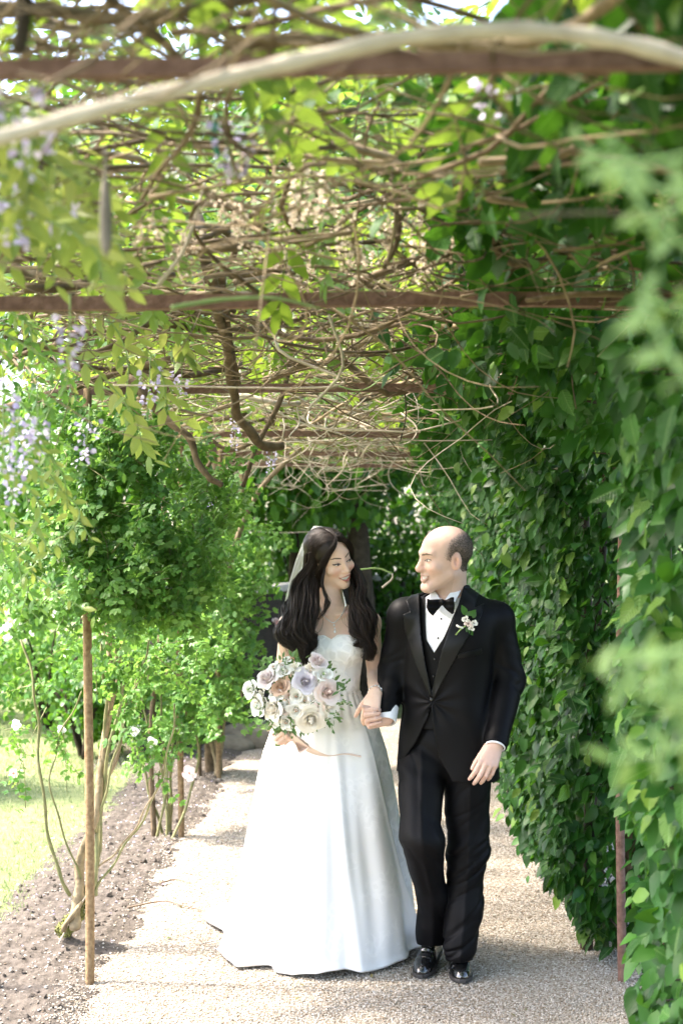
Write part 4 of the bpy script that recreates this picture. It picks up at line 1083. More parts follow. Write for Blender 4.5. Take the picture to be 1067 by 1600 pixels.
def head_sdf(q, male):
    """q in head coordinates: face towards -y, z up, z = 0 at the eyes"""
    ax = np.stack([np.abs(q[:, 0]), q[:, 1], q[:, 2]], -1)
    d = sd_ell(q, (0, 0.022, 0.036), (0.076, 0.100, 0.084) if male else (0.073, 0.094, 0.082))
    d = smin(d, sd_ell(q, (0, -0.016, -0.024), (0.066, 0.069, 0.088) if male else (0.063, 0.066, 0.084)), 0.035)
    if male:
        d = smin(d, sd_cone(ax, (0.054, 0.006, -0.060), (0.020, -0.064, -0.104), 0.017, 0.017), 0.03)
        d = smin(d, sd_ell(q, (0, -0.070, -0.108), (0.024, 0.019, 0.018)), 0.022)
        d = smin(d, sd_cone(ax, (0.006, -0.080, 0.024), (0.042, -0.066, 0.022), 0.010, 0.010), 0.018)
    else:
        d = smin(d, sd_cone(ax, (0.049, 0.004, -0.056), (0.010, -0.062, -0.100), 0.016, 0.014), 0.032)
        d = smin(d, sd_ell(q, (0, -0.068, -0.101), (0.017, 0.017, 0.016)), 0.022)
    d = smin(d, sd_ell(ax, (0.041, -0.055, -0.030), (0.024, 0.022, 0.018)), 0.022)      # cheek apples of a smile
    d = smax(d, -sd_ell(ax, (0.031, -0.098, -0.001), (0.019, 0.020, 0.012)), 0.016)     # eye sockets
    d = smin(d, sd_ell(ax, (0.0315, -0.0655, -0.001), (0.0155, 0.0150, 0.0115)), 0.006)  # lids over the eyes
    if male:
        d = smin(d, sd_cone(q, (0, -0.079, 0.012), (0, -0.101, -0.030), 0.0085, 0.0115), 0.014)
        d = smin(d, sd_ell(q, (0, -0.100, -0.034), (0.0145, 0.0125, 0.0125)), 0.008)
        d = smin(d, sd_ell(ax, (0.0135, -0.090, -0.037), (0.0085, 0.012, 0.0090)), 0.008)
    else:
        d = smin(d, sd_cone(q, (0, -0.076, 0.006), (0, -0.098, -0.032), 0.0060, 0.0085), 0.014)
        d = smin(d, sd_ell(q, (0, -0.098, -0.035), (0.0105, 0.0095, 0.0085)), 0.008)
        d = smin(d, sd_ell(ax, (0.0115, -0.088, -0.038), (0.0072, 0.0095, 0.0070)), 0.007)
    d = smin(d, sd_ell(q, (0, -0.074, -0.054), (0.024, 0.013, 0.013)), 0.012)
    d = smax(d, -sd_cone(ax, (0.0215, -0.092, -0.042), (0.0375, -0.076, -0.074), 0.0030, 0.0022), 0.012)       # smile folds
    # lips follow the smile, with the teeth set back between them
    x = q[:, 0]; zm = -0.0685 + 9.0 * x * x; w = np.clip(1 - (x / 0.027) ** 2, 0, 1)
    yl = -0.0865 + 9.5 * x * x
    up = np.sqrt((q[:, 1] - yl) ** 2 + (q[:, 2] - (zm + 0.0078 * w + 0.0028)) ** 2) - (0.0018 + 0.0030 * w)
    lo = np.sqrt((q[:, 1] - yl - 0.001) ** 2 + (q[:, 2] - (zm - 0.0082 * w - 0.0028)) ** 2) - (0.0018 + 0.0042 * w)
    lip = np.maximum(np.minimum(up, lo), np.abs(x) - 0.0275)
    d = smin(d, lip, 0.007)
    gap = np.maximum(np.maximum(np.abs(q[:, 2] - zm) - 0.0072 * w, q[:, 1] + 0.076), np.abs(x) - 0.0245)
    d = smax(d, -gap, 0.003)
    teeth = np.maximum(np.maximum(np.abs(q[:, 2] - zm - 0.001) - 0.0080 * w, np.abs(x) - 0.024), (-0.0825 + 9.5 * x * x) - q[:, 1])
    d = np.minimum(d, np.maximum(teeth, q[:, 1] + 0.07))
    ear = sd_ell((ax - [0.0765 if male else 0.070, 0.021, -0.010]) @ np.array([(0.93, 0.30, -0.10), (-0.30, 0.95, 0.10), (0.12, -0.08, 0.99)]), (0, 0, 0), (0.0085, 0.0185, 0.0315) if male else (0.007, 0.015, 0.027))
    ear = smax(ear, -sd_ell(ax, (0.088 if male else 0.080, 0.015, -0.008), (0.012, 0.0105, 0.019)), 0.004)
    return smin(d, ear, 0.007)

def face_paint(V, O, R, sc, male, skin):
    q = (V - O) @ R / sc; n = len(V)
    c = np.tile(np.array(skin, float), (n, 1))
    def mix(m, col):
        m = np.clip(m, 0, 1)[:, None]; c[:] = c * (1 - m) + np.array(col) * m
    x, y, z = q.T; ax = np.abs(x); front = (y < -0.035) & (ax < 0.075) & (np.abs(z) < 0.13)
    g = lambda cx, cz, sx, sz: np.exp(-((ax - cx) / sx) ** 2 - ((z - cz) / sz) ** 2) * front
    mix(g(0.043, -0.034, 0.018, 0.014) * (0.40 if not male else 0.28), (0.60, 0.22, 0.17))
    mix(g(0.0, -0.035, 0.014, 0.012) * (0.15 if not male else 0.40), (0.60, 0.26, 0.20))
    if not male:
        mix(g(0.031, 0.006, 0.017, 0.008) * 0.45, (0.28, 0.16, 0.11))
    # mouth
    zm = -0.0685 + 9.0 * x * x; w = np.clip(1 - (x / 0.027) ** 2, 0, 1); fm = (y < -0.062) & (ax < 0.0275)
    mix((np.abs(z - zm) < 0.0074 * w + (0.0060 if not male else 0.0045) * (0.3 + 0.7 * w)) * fm * (0.85 if not male else 0.55), (0.44, 0.11, 0.095) if not male else (0.50, 0.20, 0.165))
    mix((np.abs(z - zm - 0.0006) < 0.0070 * w) * fm * (ax < 0.0235) * 1.0, (0.78, 0.74, 0.68))
    mix((np.abs(z - zm - 0.0006) < 0.0052 * w) * fm * (ax > 0.0205) * (ax < 0.026) * 0.7, (0.25, 0.09, 0.07))
    # eyes: narrowed by the smile, dark lash line above
    ex = (ax - 0.0315) / 0.0145; ew = np.clip(1 - ex * ex, 0, 1); ze = z + 0.001 - 0.002 * ex
    fe = (y < -0.045) & (np.abs(ex) < 1.12)
    op = (0.0036 if not male else 0.0044) * ew
    mix((np.abs(ze) < op) * fe, (0.66, 0.62, 0.58))
    mir = (np.abs(x + (0.0022 if male else -0.0022) * 1.0 - np.sign(x) * 0.0315) < 0.0056)
    mix((np.abs(ze) < op) * fe * mir, (0.022, 0.012, 0.008) if not male else (0.06, 0.05, 0.035))
    mix((np.abs(ze - op - 0.0009) < (0.0021 if not male else 0.0017)) * fe, (0.015, 0.009, 0.008) if not male else (0.09, 0.05, 0.035))
    mix((np.abs(ze + op + 0.0004) < 0.0008) * fe * 0.6, (0.10, 0.05, 0.04))
    # brows
    bz = 0.0205 + 0.006 * np.sin(np.clip((ax - 0.010) / 0.042, 0, 1) * 2.4) if not male else 0.0190 + 0.004 * np.sin(np.clip((ax - 0.010) / 0.042, 0, 1) * 2.6)
    th = np.interp(ax, [0.010, 0.016, 0.038, 0.054], [0.0018, 0.0032, 0.0028, 0.0007] if not male else [0.0020, 0.0034, 0.0034, 0.0014])
    mix((np.abs(z - bz) < th) * (ax > 0.010) * (ax < 0.054) * front * (0.9 if not male else 0.9), (0.03, 0.017, 0.012) if not male else (0.085, 0.055, 0.035))
    mix(np.exp(-((ax - 0.080) / 0.012) ** 2 - ((y - 0.02) / 0.022) ** 2 - ((z + 0.012) / 0.034) ** 2) * 0.45, (0.58, 0.25, 0.19))
    if male:
        # cropped hair round the sides and back, shaved beard shadow
        line = np.interp(y, [-0.075, -0.045, -0.03, 0.0, 0.04, 0.12], [0.2, 0.062, 0.030, 0.074, 0.094, 0.098])
        low = np.interp(y, [-0.03, 0.0, 0.022, 0.05, 0.12], [0.000, -0.012, -0.020, -0.052, -0.062])
        hm = np.clip((y + 0.034) / 0.03, 0, 1) * np.clip((z - low) / 0.02, 0, 1) * np.clip((line + 0.030 * (y > 0.06) - z) / 0.04, 0, 1)
        hm = hm * np.where((ax > 0.060) & (((y - 0.020) / 0.024) ** 2 + ((z + 0.010) / 0.036) ** 2 < 1), 0.0, 1.0)
        mix(hm * 0.58, (0.06, 0.045, 0.034))
        top = np.clip((z - 0.085) / 0.03, 0, 1) * np.clip((y + 0.01) / 0.05, 0, 1); mix(top * 0.30, (0.16, 0.10, 0.07))
        bd = (z < -0.040) & (z > -0.14) & (y < 0.012)
        mix(bd * np.clip((-0.045 - z) / 0.02, 0, 1) * 0.16, (0.20, 0.14, 0.12))
    return c

def hand_parts(wrist, d, back, thumb_side, s=1.0, curl=((20, 25, 15),) * 4, spread=1.0, thumb=(35, 15, 10), lift=0.0):
    """list of chains (points, radii) : four metacarpals+fingers and a thumb"""
    d = norm(d); back = norm(np.asarray(back, float) - d * np.dot(back, d)); side = np.cross(d, back) * 1.0
    if np.dot(side, thumb_side) < 0: side = -side
    w = np.asarray(wrist, float); out = []; palm = []
    offs = (0.0285, 0.0095, -0.0095, -0.0270); L = ((0.043, 0.026, 0.021), (0.047, 0.030, 0.022), (0.043, 0.028, 0.021), (0.034, 0.021, 0.018)); kn = (0.083, 0.087, 0.082, 0.074)
    for i in range(4):
        k = w + s * (d * kn[i] + side * offs[i] + back * (0.003 if i in (1, 2) else 0))
        palm.append(([w + s * (side * offs[i] * 0.50), k - back * s * 0.002], [0.0155 * s, 0.0118 * s]))
        pts = [k]; a = 0.0; fd = norm(d + side * offs[i] * 4.5 * spread)
        for j in range(3):
            a += math.radians(curl[i][j]); v = fd * math.cos(a) - back * math.sin(a)
            pts.append(pts[-1] + v * L[i][j] * s)
        r0 = (0.0092, 0.0095, 0.0090, 0.0078)[i] * s
        out.append((pts, [r0 * 1.05, r0, r0 * 0.88, r0 * 0.74]))
    t0 = w + s * (d * 0.018 + side * 0.024 - back * 0.008); a = math.radians(thumb[0])
    v1 = norm(d * math.cos(a) + side * math.sin(a) - back * 0.35); a2 = a - math.radians(thumb[1]); v2 = norm(d * math.cos(a2) + side * math.sin(a2) - back * 0.45)
    a3 = a2 - math.radians(thumb[2]); v3 = norm(d * math.cos(a3) + side * math.sin(a3) - back * 0.45)
    p1 = t0 + v1 * 0.040 * s; p2 = p1 + v2 * 0.034 * s; p3 = p2 + v3 * 0.025 * s
    out.append(([t0, p1, p2, p3], [0.0150 * s, 0.0112 * s, 0.0098 * s, 0.0076 * s]))
    return palm, out

def sd_hand(p, H):
    palm, fingers = H
    lo = np.min([q for c in palm + fingers for q in c[0]], 0) - 0.03; hi = np.max([q for c in palm + fingers for q in c[0]], 0) + 0.03
    m = ((p > lo) & (p < hi)).all(1)
    d = np.linalg.norm(np.maximum(np.maximum(lo - p, p - hi), 0), axis=1) + 0.02
    if m.any():
        q = p[m]; a = None
        for pts, r in palm:
            e = sd_chain(q, pts, r); a = e if a is None else smin(a, e, 0.012)
        for pts, r in fingers:
            a = smin(a, sd_chain(q, pts, r, 0.003), 0.0035)
        d[m] = a
    return d

def nails(e, H, base, mat='nail'):
    for pts, r in H[1]:
        t = norm(pts[-1] - pts[-2]); up = norm(pts[-2] - pts[-3]); b = norm(up - t * np.dot(up, t) + np.array([0, -0.4, 0.1]))
        c = pts[-1] + b * r[-1] * 0.72
        B = basis(t[None], b[None])[0]
        a = np.linspace(0, 2 * np.pi, 9)[:-1]
        V = [c + B @ np.array([math.cos(q) * r[-1] * 0.62, math.sin(q) * r[-1] * 0.85, 0.0006 - 0.0018 * math.cos(q) ** 2]) for q in a] + [c + B @ np.array([0, 0, 0.0016])]
        F = np.array([(i, (i + 1) % 8, 8) for i in range(8)]); obj('nail', np.array(V), F, mat, e)

def skinmat(name, rough=0.48):
    m, nt, n, l, b, out = _new(name)
    a = n.new('ShaderNodeAttribute'); a.attribute_name = 'col'
    tc = n.new('ShaderNodeTexCoord'); z = n.new('ShaderNodeTexNoise'); z.inputs['Scale'].default_value = 60; z.inputs['Detail'].default_value = 5
    l.new(tc.outputs['Object'], z.inputs['Vector'])
    mr = n.new('ShaderNodeMapRange'); mr.inputs['To Min'].default_value = 0.92; mr.inputs['To Max'].default_value = 1.08; l.new(z.outputs['Fac'], mr.inputs['Value'])
    mx = n.new('ShaderNodeVectorMath'); mx.operation = 'SCALE'; l.new(a.outputs['Color'], mx.inputs[0]); l.new(mr.outputs[0], mx.inputs['Scale'])
    l.new(mx.outputs[0], b.inputs['Base Color'])
    b.inputs['Roughness'].default_value = rough; b.inputs['Specular IOR Level'].default_value = 0.4
    b.inputs['Subsurface Weight'].default_value = 0.12; b.inputs['Subsurface Radius'].default_value = (0.012, 0.005, 0.003); b.inputs['Subsurface Scale'].default_value = 0.5
    MATS[name] = m
skinmat('skin')

surf('nail', (0.62, 0.42, 0.36), (0.68, 0.48, 0.42), 0.25, 40)
surf('black_wool', (0.0022, 0.0021, 0.0025), (0.0036, 0.0034, 0.0041), 0.55, 300, 0.15, 900, 0.11, sheen=0.0, dist=0.001)
surf('black_satin', (0.0024, 0.0024, 0.003), (0.0036, 0.0036, 0.0044), 0.36, 200, 0.1, 700, 0.2, dist=0.001)
surf('black_patent', (0.006, 0.006, 0.006), (0.009, 0.009, 0.009), 0.12, 10, 0, None, 0.6, coat=1.0)
surf('sole', (0.02, 0.018, 0.016), (0.035, 0.03, 0.028), 0.6, 30)
surf('shirt_white', (0.74, 0.74, 0.77), (0.80, 0.80, 0.82), 0.75, 200, 0.1, 600, 0.3, dist=0.001)
surf('black_button', (0.006, 0.006, 0.007), (0.010, 0.010, 0.011), 0.2, 30, 0, None, 0.6)
surf('stubble', (0.035, 0.027, 0.02), (0.10, 0.08, 0.065), 0.7, 80)
surf('hair_black', (0.006, 0.0034, 0.0022), (0.024, 0.013, 0.008), 0.48, 60, 0, None, 0.3, stretch=(1, 1, 0.15))
surf('silver', (0.75, 0.75, 0.76), (0.9, 0.9, 0.9), 0.12, 40, 0, None, 0.6, metal=0.9)
surf('crystal', (0.85, 0.86, 0.88), (0.95, 0.95, 0.96), 0.06, 40, 0, None, 1.0, coat=1.0)
surf('ribbon', (0.58, 0.44, 0.36), (0.68, 0.54, 0.45), 0.5, 30, 0.2, 60, 0.4, dist=0.004)

def satin(name, base, damask):
    """white duchess satin; damask adds woven flower sprigs that differ in gloss and relief"""
    m, nt, n, l, b, out = _new(name)
    tc = n.new('ShaderNodeTexCoord')
    nz = n.new('ShaderNodeTexNoise'); nz.inputs['Scale'].default_value = 16; nz.inputs['Detail'].default_value = 3
    l.new(tc.outputs['Object'], nz.inputs['Vector'])
    ad = n.new('ShaderNodeVectorMath'); ad.operation = 'MULTIPLY_ADD'; ad.inputs[1].default_value = (0.06, 0.06, 0.06); l.new(nz.outputs['Color'], ad.inputs[0]); l.new(tc.outputs['Object'], ad.inputs[2])
    v = n.new('ShaderNodeTexVoronoi'); v.feature = 'SMOOTH_F1'; v.inputs['Scale'].default_value = 30; l.new(ad.outputs[0], v.inputs['Vector'])
    big = n.new('ShaderNodeTexNoise'); big.inputs['Scale'].default_value = 9; big.inputs['Detail'].default_value = 2; l.new(tc.outputs['Object'], big.inputs['Vector'])
    r1 = _ramp(n, [(0.30, (0, 0, 0)), (0.36, (1, 1, 1)), (0.52, (1, 1, 1)), (0.60, (0, 0, 0))]); l.new(v.outputs['Distance'], r1.inputs[0])
    r2 = _ramp(n, [(0.56 - 0.16 * damask, (0, 0, 0)), (0.62 - 0.16 * damask, (1, 1, 1))]); l.new(big.outputs['Fac'], r2.inputs[0])
    mu = n.new('ShaderNodeMath'); mu.operation = 'MULTIPLY'; l.new(r1.outputs[0], mu.inputs[0]); l.new(r2.outputs[0], mu.inputs[1])
    mx = n.new('ShaderNodeMix'); mx.data_type = 'RGBA'; mx.inputs['A'].default_value = (*base, 1); mx.inputs['B'].default_value = (*[min(0.9, c * (1 + 0.10 * damask)) for c in base], 1)
    l.new(mu.outputs[0], mx.inputs['Factor']); l.new(mx.outputs['Result'], b.inputs['Base Color'])
    mr = n.new('ShaderNodeMapRange'); mr.inputs['To Min'].default_value = 0.36; mr.inputs['To Max'].default_value = 0.58; l.new(mu.outputs[0], mr.inputs['Value']); l.new(mr.outputs[0], b.inputs['Roughness'])
    bp = n.new('ShaderNodeBump'); bp.inputs['Strength'].default_value = 0.25 * damask; bp.inputs['Distance'].default_value = 0.002; l.new(mu.outputs[0], bp.inputs['Height']); l.new(bp.outputs[0], b.inputs['Normal'])
    b.inputs['Specular IOR Level'].default_value = 0.45; b.inputs['Sheen Weight'].default_value = 0.1
    MATS[name] = m
satin('gown_satin', (0.83, 0.815, 0.785), 0.55)
satin('gown_lace', (0.74, 0.735, 0.72), 1.3)
m, nt, n_, l_, b_, out_ = _new('veil_tulle')
b_.inputs['Base Color'].default_value = (0.86, 0.87, 0.86, 1); b_.inputs['Roughness'].default_value = 0.8
tr = n_.new('ShaderNodeBsdfTransparent'); tl = n_.new('ShaderNodeBsdfTranslucent'); tl.inputs['Color'].default_value = (0.85, 0.87, 0.85, 1)
m1 = n_.new('ShaderNodeMixShader'); m1.inputs[0].default_value = 0.5; l_.new(b_.outputs[0], m1.inputs[1]); l_.new(tl.outputs[0], m1.inputs[2])
m2 = n_.new('ShaderNodeMixShader'); m2.inputs[0].default_value = 0.58; l_.new(tr.outputs[0], m2.inputs[1]); l_.new(m1.outputs[0], m2.inputs[2])
l_.new(m2.outputs[0], out_.inputs['Surface']); MATS['veil_tulle'] = m

def ball(e, p, r, mat, name, sq=(1, 1, 1), R=None):
    a = np.linspace(0, 2 * np.pi, 9)[:-1]; V = [(0, 0, 1.0)] + [(math.sin(t) * math.cos(q), math.sin(t) * math.sin(q), math.cos(t)) for t in (0.7, 1.4, 2.2) for q in a] + [(0, 0, -1.0)]
    V = np.array(V) * r * np.array(sq)
    if R is not None: V = V @ np.asarray(R).T
    F = [np.array([(0, 1 + i, 1 + (i + 1) % 8) for i in range(8)] + [(25, 17 + (i + 1) % 8, 17 + i) for i in range(8)]), np.array([(1 + 8 * k + i, 9 + 8 * k + i, 9 + 8 * k + (i + 1) % 8, 1 + 8 * k + (i + 1) % 8) for k in range(2) for i in range(8)])]
    return obj(name, V + p, F, mat, e)
# ------------------------------------------------------------------ the person in the black dinner suit
YG = 5.62
G = empty('person', tuple(P(700, 830, YG) * [1, 1, 0]), 'person in black dinner suit and bow tie walking, head turned to the side', 'person')
SKIN_G, SKIN_B = (0.61, 0.405, 0.325), (0.73, 0.505, 0.39)
gO, gS = P(691, 872, YG - 0.03), 1.04
gR = rot(math.radians(66), math.radians(4), math.radians(-3))
gsh_r, gel_r, gwr_r = P(633, 962, YG + 0.02), P(613, 1052, YG + 0.05), P(604, 1122, YG - 0.07)     # his right arm (image left)
gsh_l, gel_l, gwr_l = P(775, 968, YG + 0.02), P(795, 1062, YG + 0.02), P(774, 1163, YG - 0.15)
g_neck0, g_neck1 = P(703, 940, YG + 0.02), gO + gR @ np.array([0, 0.035, -0.06]) * gS
H_gl = hand_parts(gwr_l, P(760, 1200, YG - 0.19) - gwr_l, (0.10, -1, 0.10), (-1, -0.2, 0), 1.04, ((22, 30, 18), (24, 32, 18), (26, 32, 18), (28, 30, 18)), 0.7, (14, 4, 6))
# clasped hands: hers hangs from above with its back to the lens, his fingers come up between hers
b_wr_l = P(586, 1083, 5.56)
H_bl = hand_parts(b_wr_l, P(577, 1116, 5.50) - b_wr_l, (-0.25, -1, 0.15), (-1, 0, 0.1), 0.92, ((38, 45, 20), (40, 48, 22), (42, 50, 22), (44, 50, 25)), 0.8, (38, 10, 5))
H_gr = hand_parts(gwr_r, P(581, 1124, 5.53) - gwr_r, (0.15, 1, -0.30), (-0.35, 0, 1.0), 1.0, ((75, 70, 25), (78, 70, 25), (80, 68, 25), (80, 66, 25)), 0.9, (10, -6, 0))

def g_skin(p):
    d = head_sdf((p - gO) @ gR / gS, True) * gS
    d = smin(d, sd_cone(p, g_neck0, g_neck1, 0.064, 0.060), 0.03)
    d = smin(d, sd_cone(p, P(703, 975, YG + 0.02), g_neck0, 0.09, 0.06), 0.04)
    for a, b, c, H in ((gsh_r, gel_r, gwr_r, H_gr), (gsh_l, gel_l, gwr_l, H_gl)):
        arm = sd_chain(p, [P(703, 975, YG + 0.02), a, b, c], [0.07, 0.048, 0.038, 0.027], 0.02)
        d = smin(smin(d, arm, 0.02), sd_hand(p, H), 0.010)
    return d
lo, hi = P(570, 1250, YG), P(830, 800, YG)
V1, Q1 = nets(g_skin, gO - [0.17, 0.17, 0.185], gO + [0.17, 0.17, 0.15], 0.0019)
def not_head(p): return np.maximum(g_skin(p), p[:, 2] - (gO[2] - 0.168))
V2, Q2 = nets(not_head, [P(545, 0, YG)[0], YG - 0.26, P(0, 1240, YG)[2]], [P(830, 0, YG)[0], YG + 0.16, gO[2] - 0.16], 0.0031)
gV = np.vstack([V1, V2]); gQ = np.vstack([Q1, Q2 + len(V1)])
gcol = face_paint(gV, gO, gR, gS, True, SKIN_G)
red = np.exp(-np.min([np.linalg.norm(gV - q[0][k], axis=1) for H in (H_gl, H_gr) for q in H[1][:4] for k in (0, 1, 3)], 0) ** 2 / 0.010 ** 2)[:, None]
gcol = gcol * (1 - 0.30 * red) + np.array((0.58, 0.27, 0.21)) * 0.30 * red
g_body = obj('body', gV, gQ, 'skin', G, col=gcol)
nails(G, H_gl, None)
# cropped hair: short bristles over the sides and back of the skull
r = np.random.default_rng(77)
qq = (V1 - gO) @ gR / gS; x, y, z = qq.T
line = np.interp(y, [-0.045, -0.03, 0.0, 0.04, 0.12], [0.052, 0.030, 0.074, 0.094, 0.108]); low = np.interp(y, [-0.03, 0.0, 0.022, 0.05, 0.12], [0.004, -0.008, -0.016, -0.048, -0.058])
ok = np.where((y > -0.030) & (z > low) & (z < line) & ~((np.abs(x) > 0.060) & (((y - 0.020) / 0.024) ** 2 + ((z + 0.010) / 0.036) ** 2 < 1)))[0]
fade = np.clip((y[ok] + 0.030) / 0.035, 0.05, 1) * np.clip((line[ok] - z[ok]) / 0.03, 0.05, 1); ok = r.choice(ok, 13000, p=fade / fade.sum()); ps = V1[ok]; dn = norm(qq[ok] - [0, 0.01, 0.02]) @ gR.T; dirn = norm(dn * 0.7 + (np.array([0, 0.5, -0.8]) @ gR.T) * 0.8 + r.normal(0, 0.25, dn.shape))
TRI = np.array([(-0.10, 0, 0), (0.10, 0, 0), (0, 0, 0.09), (0, 1, 0)], float); V, F = scatter(TRI, [np.array([(0, 1, 3), (1, 2, 3), (2, 0, 3)])], ps - dn * 0.0006, basis(dirn, dn), r.uniform(0.0035, 0.0075, len(ps)))
obj('cropped_hair', V, F, 'stubble', G)['kind'] = 'stuff'

# --- clothes
gz = lambda py: P(0, py, YG)[2]
gx = lambda px: P(px, 0, YG)[0]
JZ = [gz(q) for q in (1228, 1150, 1092, 1040, 1000, 960, 938, 918)]
JX = [gx(q) for q in (700, 699, 697, 699, 702, 704, 704, 704)]
JY = [YG + 0.02, YG + 0.01, YG, YG, YG, YG + 0.01, YG + 0.02, YG + 0.03]
JA = [0.208, 0.192, 0.170, 0.176, 0.184, 0.182, 0.125, 0.070]
JB = [0.136, 0.130, 0.116, 0.120, 0.124, 0.112, 0.085, 0.070]
TY = math.radians(14)
_zz = np.linspace(JZ[0], JZ[-1], 60)
_sm = lambda q: spline(np.stack([JZ, q], -1), 200)
JX, JY, JA, JB = (np.interp(_zz, _sm(q)[:, 0], _sm(q)[:, 1]) for q in (JX, JY, JA, JB)); JZ = _zz
def torso(p, off=0.0):
    d = sd_loft(p, JZ, JX, JY, np.array(JA) + off, np.array(JB) + off, 2.4, -TY)
    for s in (gsh_r, gsh_l):
        q = s + np.array([0, 0, 0.0]); c = np.array([gx(703), YG + 0.02, gz(948)])
        d = smin(d, sd_cone(p, c, q, 0.070 + off, 0.066 + off), 0.05)
    return d
VNECK = [(655, 890), (655, 943), (659, 1014), (673, 1080), (692, 1014), (716, 950), (738, 890)]
CUT = [(673, 1104), (669, 1120), (650, 1160), (622, 1199), (606, 1260), (720, 1260), (703, 1214), (686, 1186), (677, 1140)]
def sleeve(p, a, b, c, r, cuff, ph):
    ab = norm(b - a); d1 = sd_cone(p, a, b, r[0], r[1]); d2 = sd_cone(p, b, c, r[1], r[2])
    d = smin(d1, d2, 0.02)
    cc = norm(c - b); d = np.maximum(d, (p - cuff) @ cc)
    t = p[:, 2] - b[2]; e = np.exp(-(t / 0.085) ** 2)
    sx = p[:, 0] - b[0]; sg = 1 if ph > 1 else -1
    q = np.stack([16 * sx * sg + 30 * t, 14 * (p[:, 1] - b[1]), 14 * t], -1)
    w = 0.007 * (0.7 * e + 0.3 * np.exp(-(t / 0.2) ** 2)) * np.clip(1 - 2.6 * np.abs(fbm(1.3 * q, 31 + int(ph * 2), 2, 1.0)), 0, 1) - 0.003 * e + 0.0015 * np.sin(38 * t + 30 * p[:, 0] + ph) * np.exp(-((t - 0.1) / 0.12) ** 2)
    return d + w
def jacket(p):
    d = torso(p)
    d = np.maximum(d, gz(1212) + 0.10 * (p[:, 0] - gx(700)) * 0 - p[:, 2] - 0.012 * np.sin((p[:, 0] - gx(700)) * 8))
    d = smin(d, sleeve(p, gsh_r, gel_r, gwr_r, (0.068, 0.058, 0.042), gwr_r - 0.004 * norm(gwr_r - gel_r), 0.5), 0.03)
    d = smin(d, sleeve(p, gsh_l, gel_l, gwr_l, (0.070, 0.061, 0.046), gwr_l + 0.008 * norm(gwr_l - gel_l), 2.0), 0.03)
    # pull lines fan out from the button, soft drape elsewhere
    bx, bz = gx(674), gz(1092); rx, rz = p[:, 0] - bx, p[:, 2] - bz; rr = np.hypot(rx, rz); an = np.arctan2(rz, rx)
    fr = p[:, 1] < YG
    d = d + fr * (0.0035 * np.exp(-(rr / 0.11) ** 2) * np.sin(9 * an + 0.6) + 0.0028 * np.sin(34 * rx + 12 * rz) * np.exp(-((rz + 0.06) / 0.1) ** 2) + 0.0022 * np.sin(22 * rz - 15 * rx + 1.0))
    return d
def openings(p, pad=0.0):
    u, v = px_of(p)
    s = YG / FPX
    return np.maximum(np.minimum(sd_poly(u, v, VNECK), sd_poly(u, v, CUT)) * s, p[:, 1] - (YG + 0.02))
def jacket_cut(p):
    d = np.maximum(jacket(p), -openings(p))
    nk = sd_cone(p, g_neck0, g_neck1, 0.078, 0.072)
    return np.maximum(d, -nk)
BOXJ = ([gx(588), YG - 0.22, gz(1236)], [gx(836), YG + 0.20, gz(900)])
sdf_obj('jacket', jacket_cut, *BOXJ, 0.0042, 'black_wool', G)
def trim(name, base, poly, t0, t1, mat, h=0.0028, par=None, soft=None):
    """a cloth piece of real thickness lying on another surface, outlined in the front view"""
    q = np.array(poly, float); s = YG / FPX
    def f(p):
        d = base(p); u, v = px_of(p)
        return np.maximum(np.maximum(np.maximum(d - t1, t0 - d), sd_poly(u, v, poly) * s), p[:, 1] - YG)
    lo = [gx(q[:, 0].min()) - 0.02, YG - 0.19, gz(q[:, 1].max()) - 0.02]; hi = [gx(q[:, 0].max()) + 0.02, YG + 0.01, gz(q[:, 1].min()) + 0.02]
    return sdf_obj(name, f, lo, hi, h, mat, par or G)
LAP_L = [(655, 917), (634, 938), (640, 956), (630, 960), (632, 985), (646, 1030), (671, 1092), (674, 1082), (664, 1036), (657, 990), (655, 943)]
LAP_R = [(727, 905), (748, 925), (741, 950), (756, 942), (752, 962), (727, 1003), (700, 1050), (676, 1094), (673, 1084), (690, 1016), (714, 950)]
trim('lapel', jacket, LAP_L, 0.0, 0.0075, 'black_satin')
trim('lapel', jacket, LAP_R, 0.0, 0.0075, 'black_satin')
trim('breast_pocket', jacket, [(714, 1022), (752, 1013), (753, 1022), (715, 1030)], 0.0, 0.004, 'black_satin', 0.002)
inner = lambda p: torso(p, -0.012)
SHIRT = [(664, 912), (664, 965), (666, 1000), (678, 1020), (693, 996), (708, 962), (722, 930), (728, 905), (700, 895)]
def waistcoat(p):
    u, v = px_of(p); s = YG / FPX
    d = np.maximum(inner(p), -np.maximum(sd_poly(u, v, SHIRT) * s, p[:, 1] - YG))
    d = np.maximum(d, -(sd_cone(p, g_neck0, g_neck1, 0.074, 0.070)))
    return np.maximum(d, gz(1135) - p[:, 2])
sdf_obj('waistcoat', waistcoat, [gx(630), YG - 0.17, gz(1150)], [gx(775), YG + 0.16, gz(915)], 0.0038, 'black_wool', G)
def shirt(p):
    pl = np.exp(-((px_of(p)[0] - np.interp(px_of(p)[1], [930, 1020], [689, 679])) / 3.2) ** 2)
    return np.maximum(torso(p, -0.019) - 0.0015 * pl, gz(1060) - p[:, 2])
sdf_obj('shirt', shirt, [gx(640), YG - 0.17, gz(1070)], [gx(765), YG + 0.14, gz(905)], 0.0034, 'shirt_white', G)
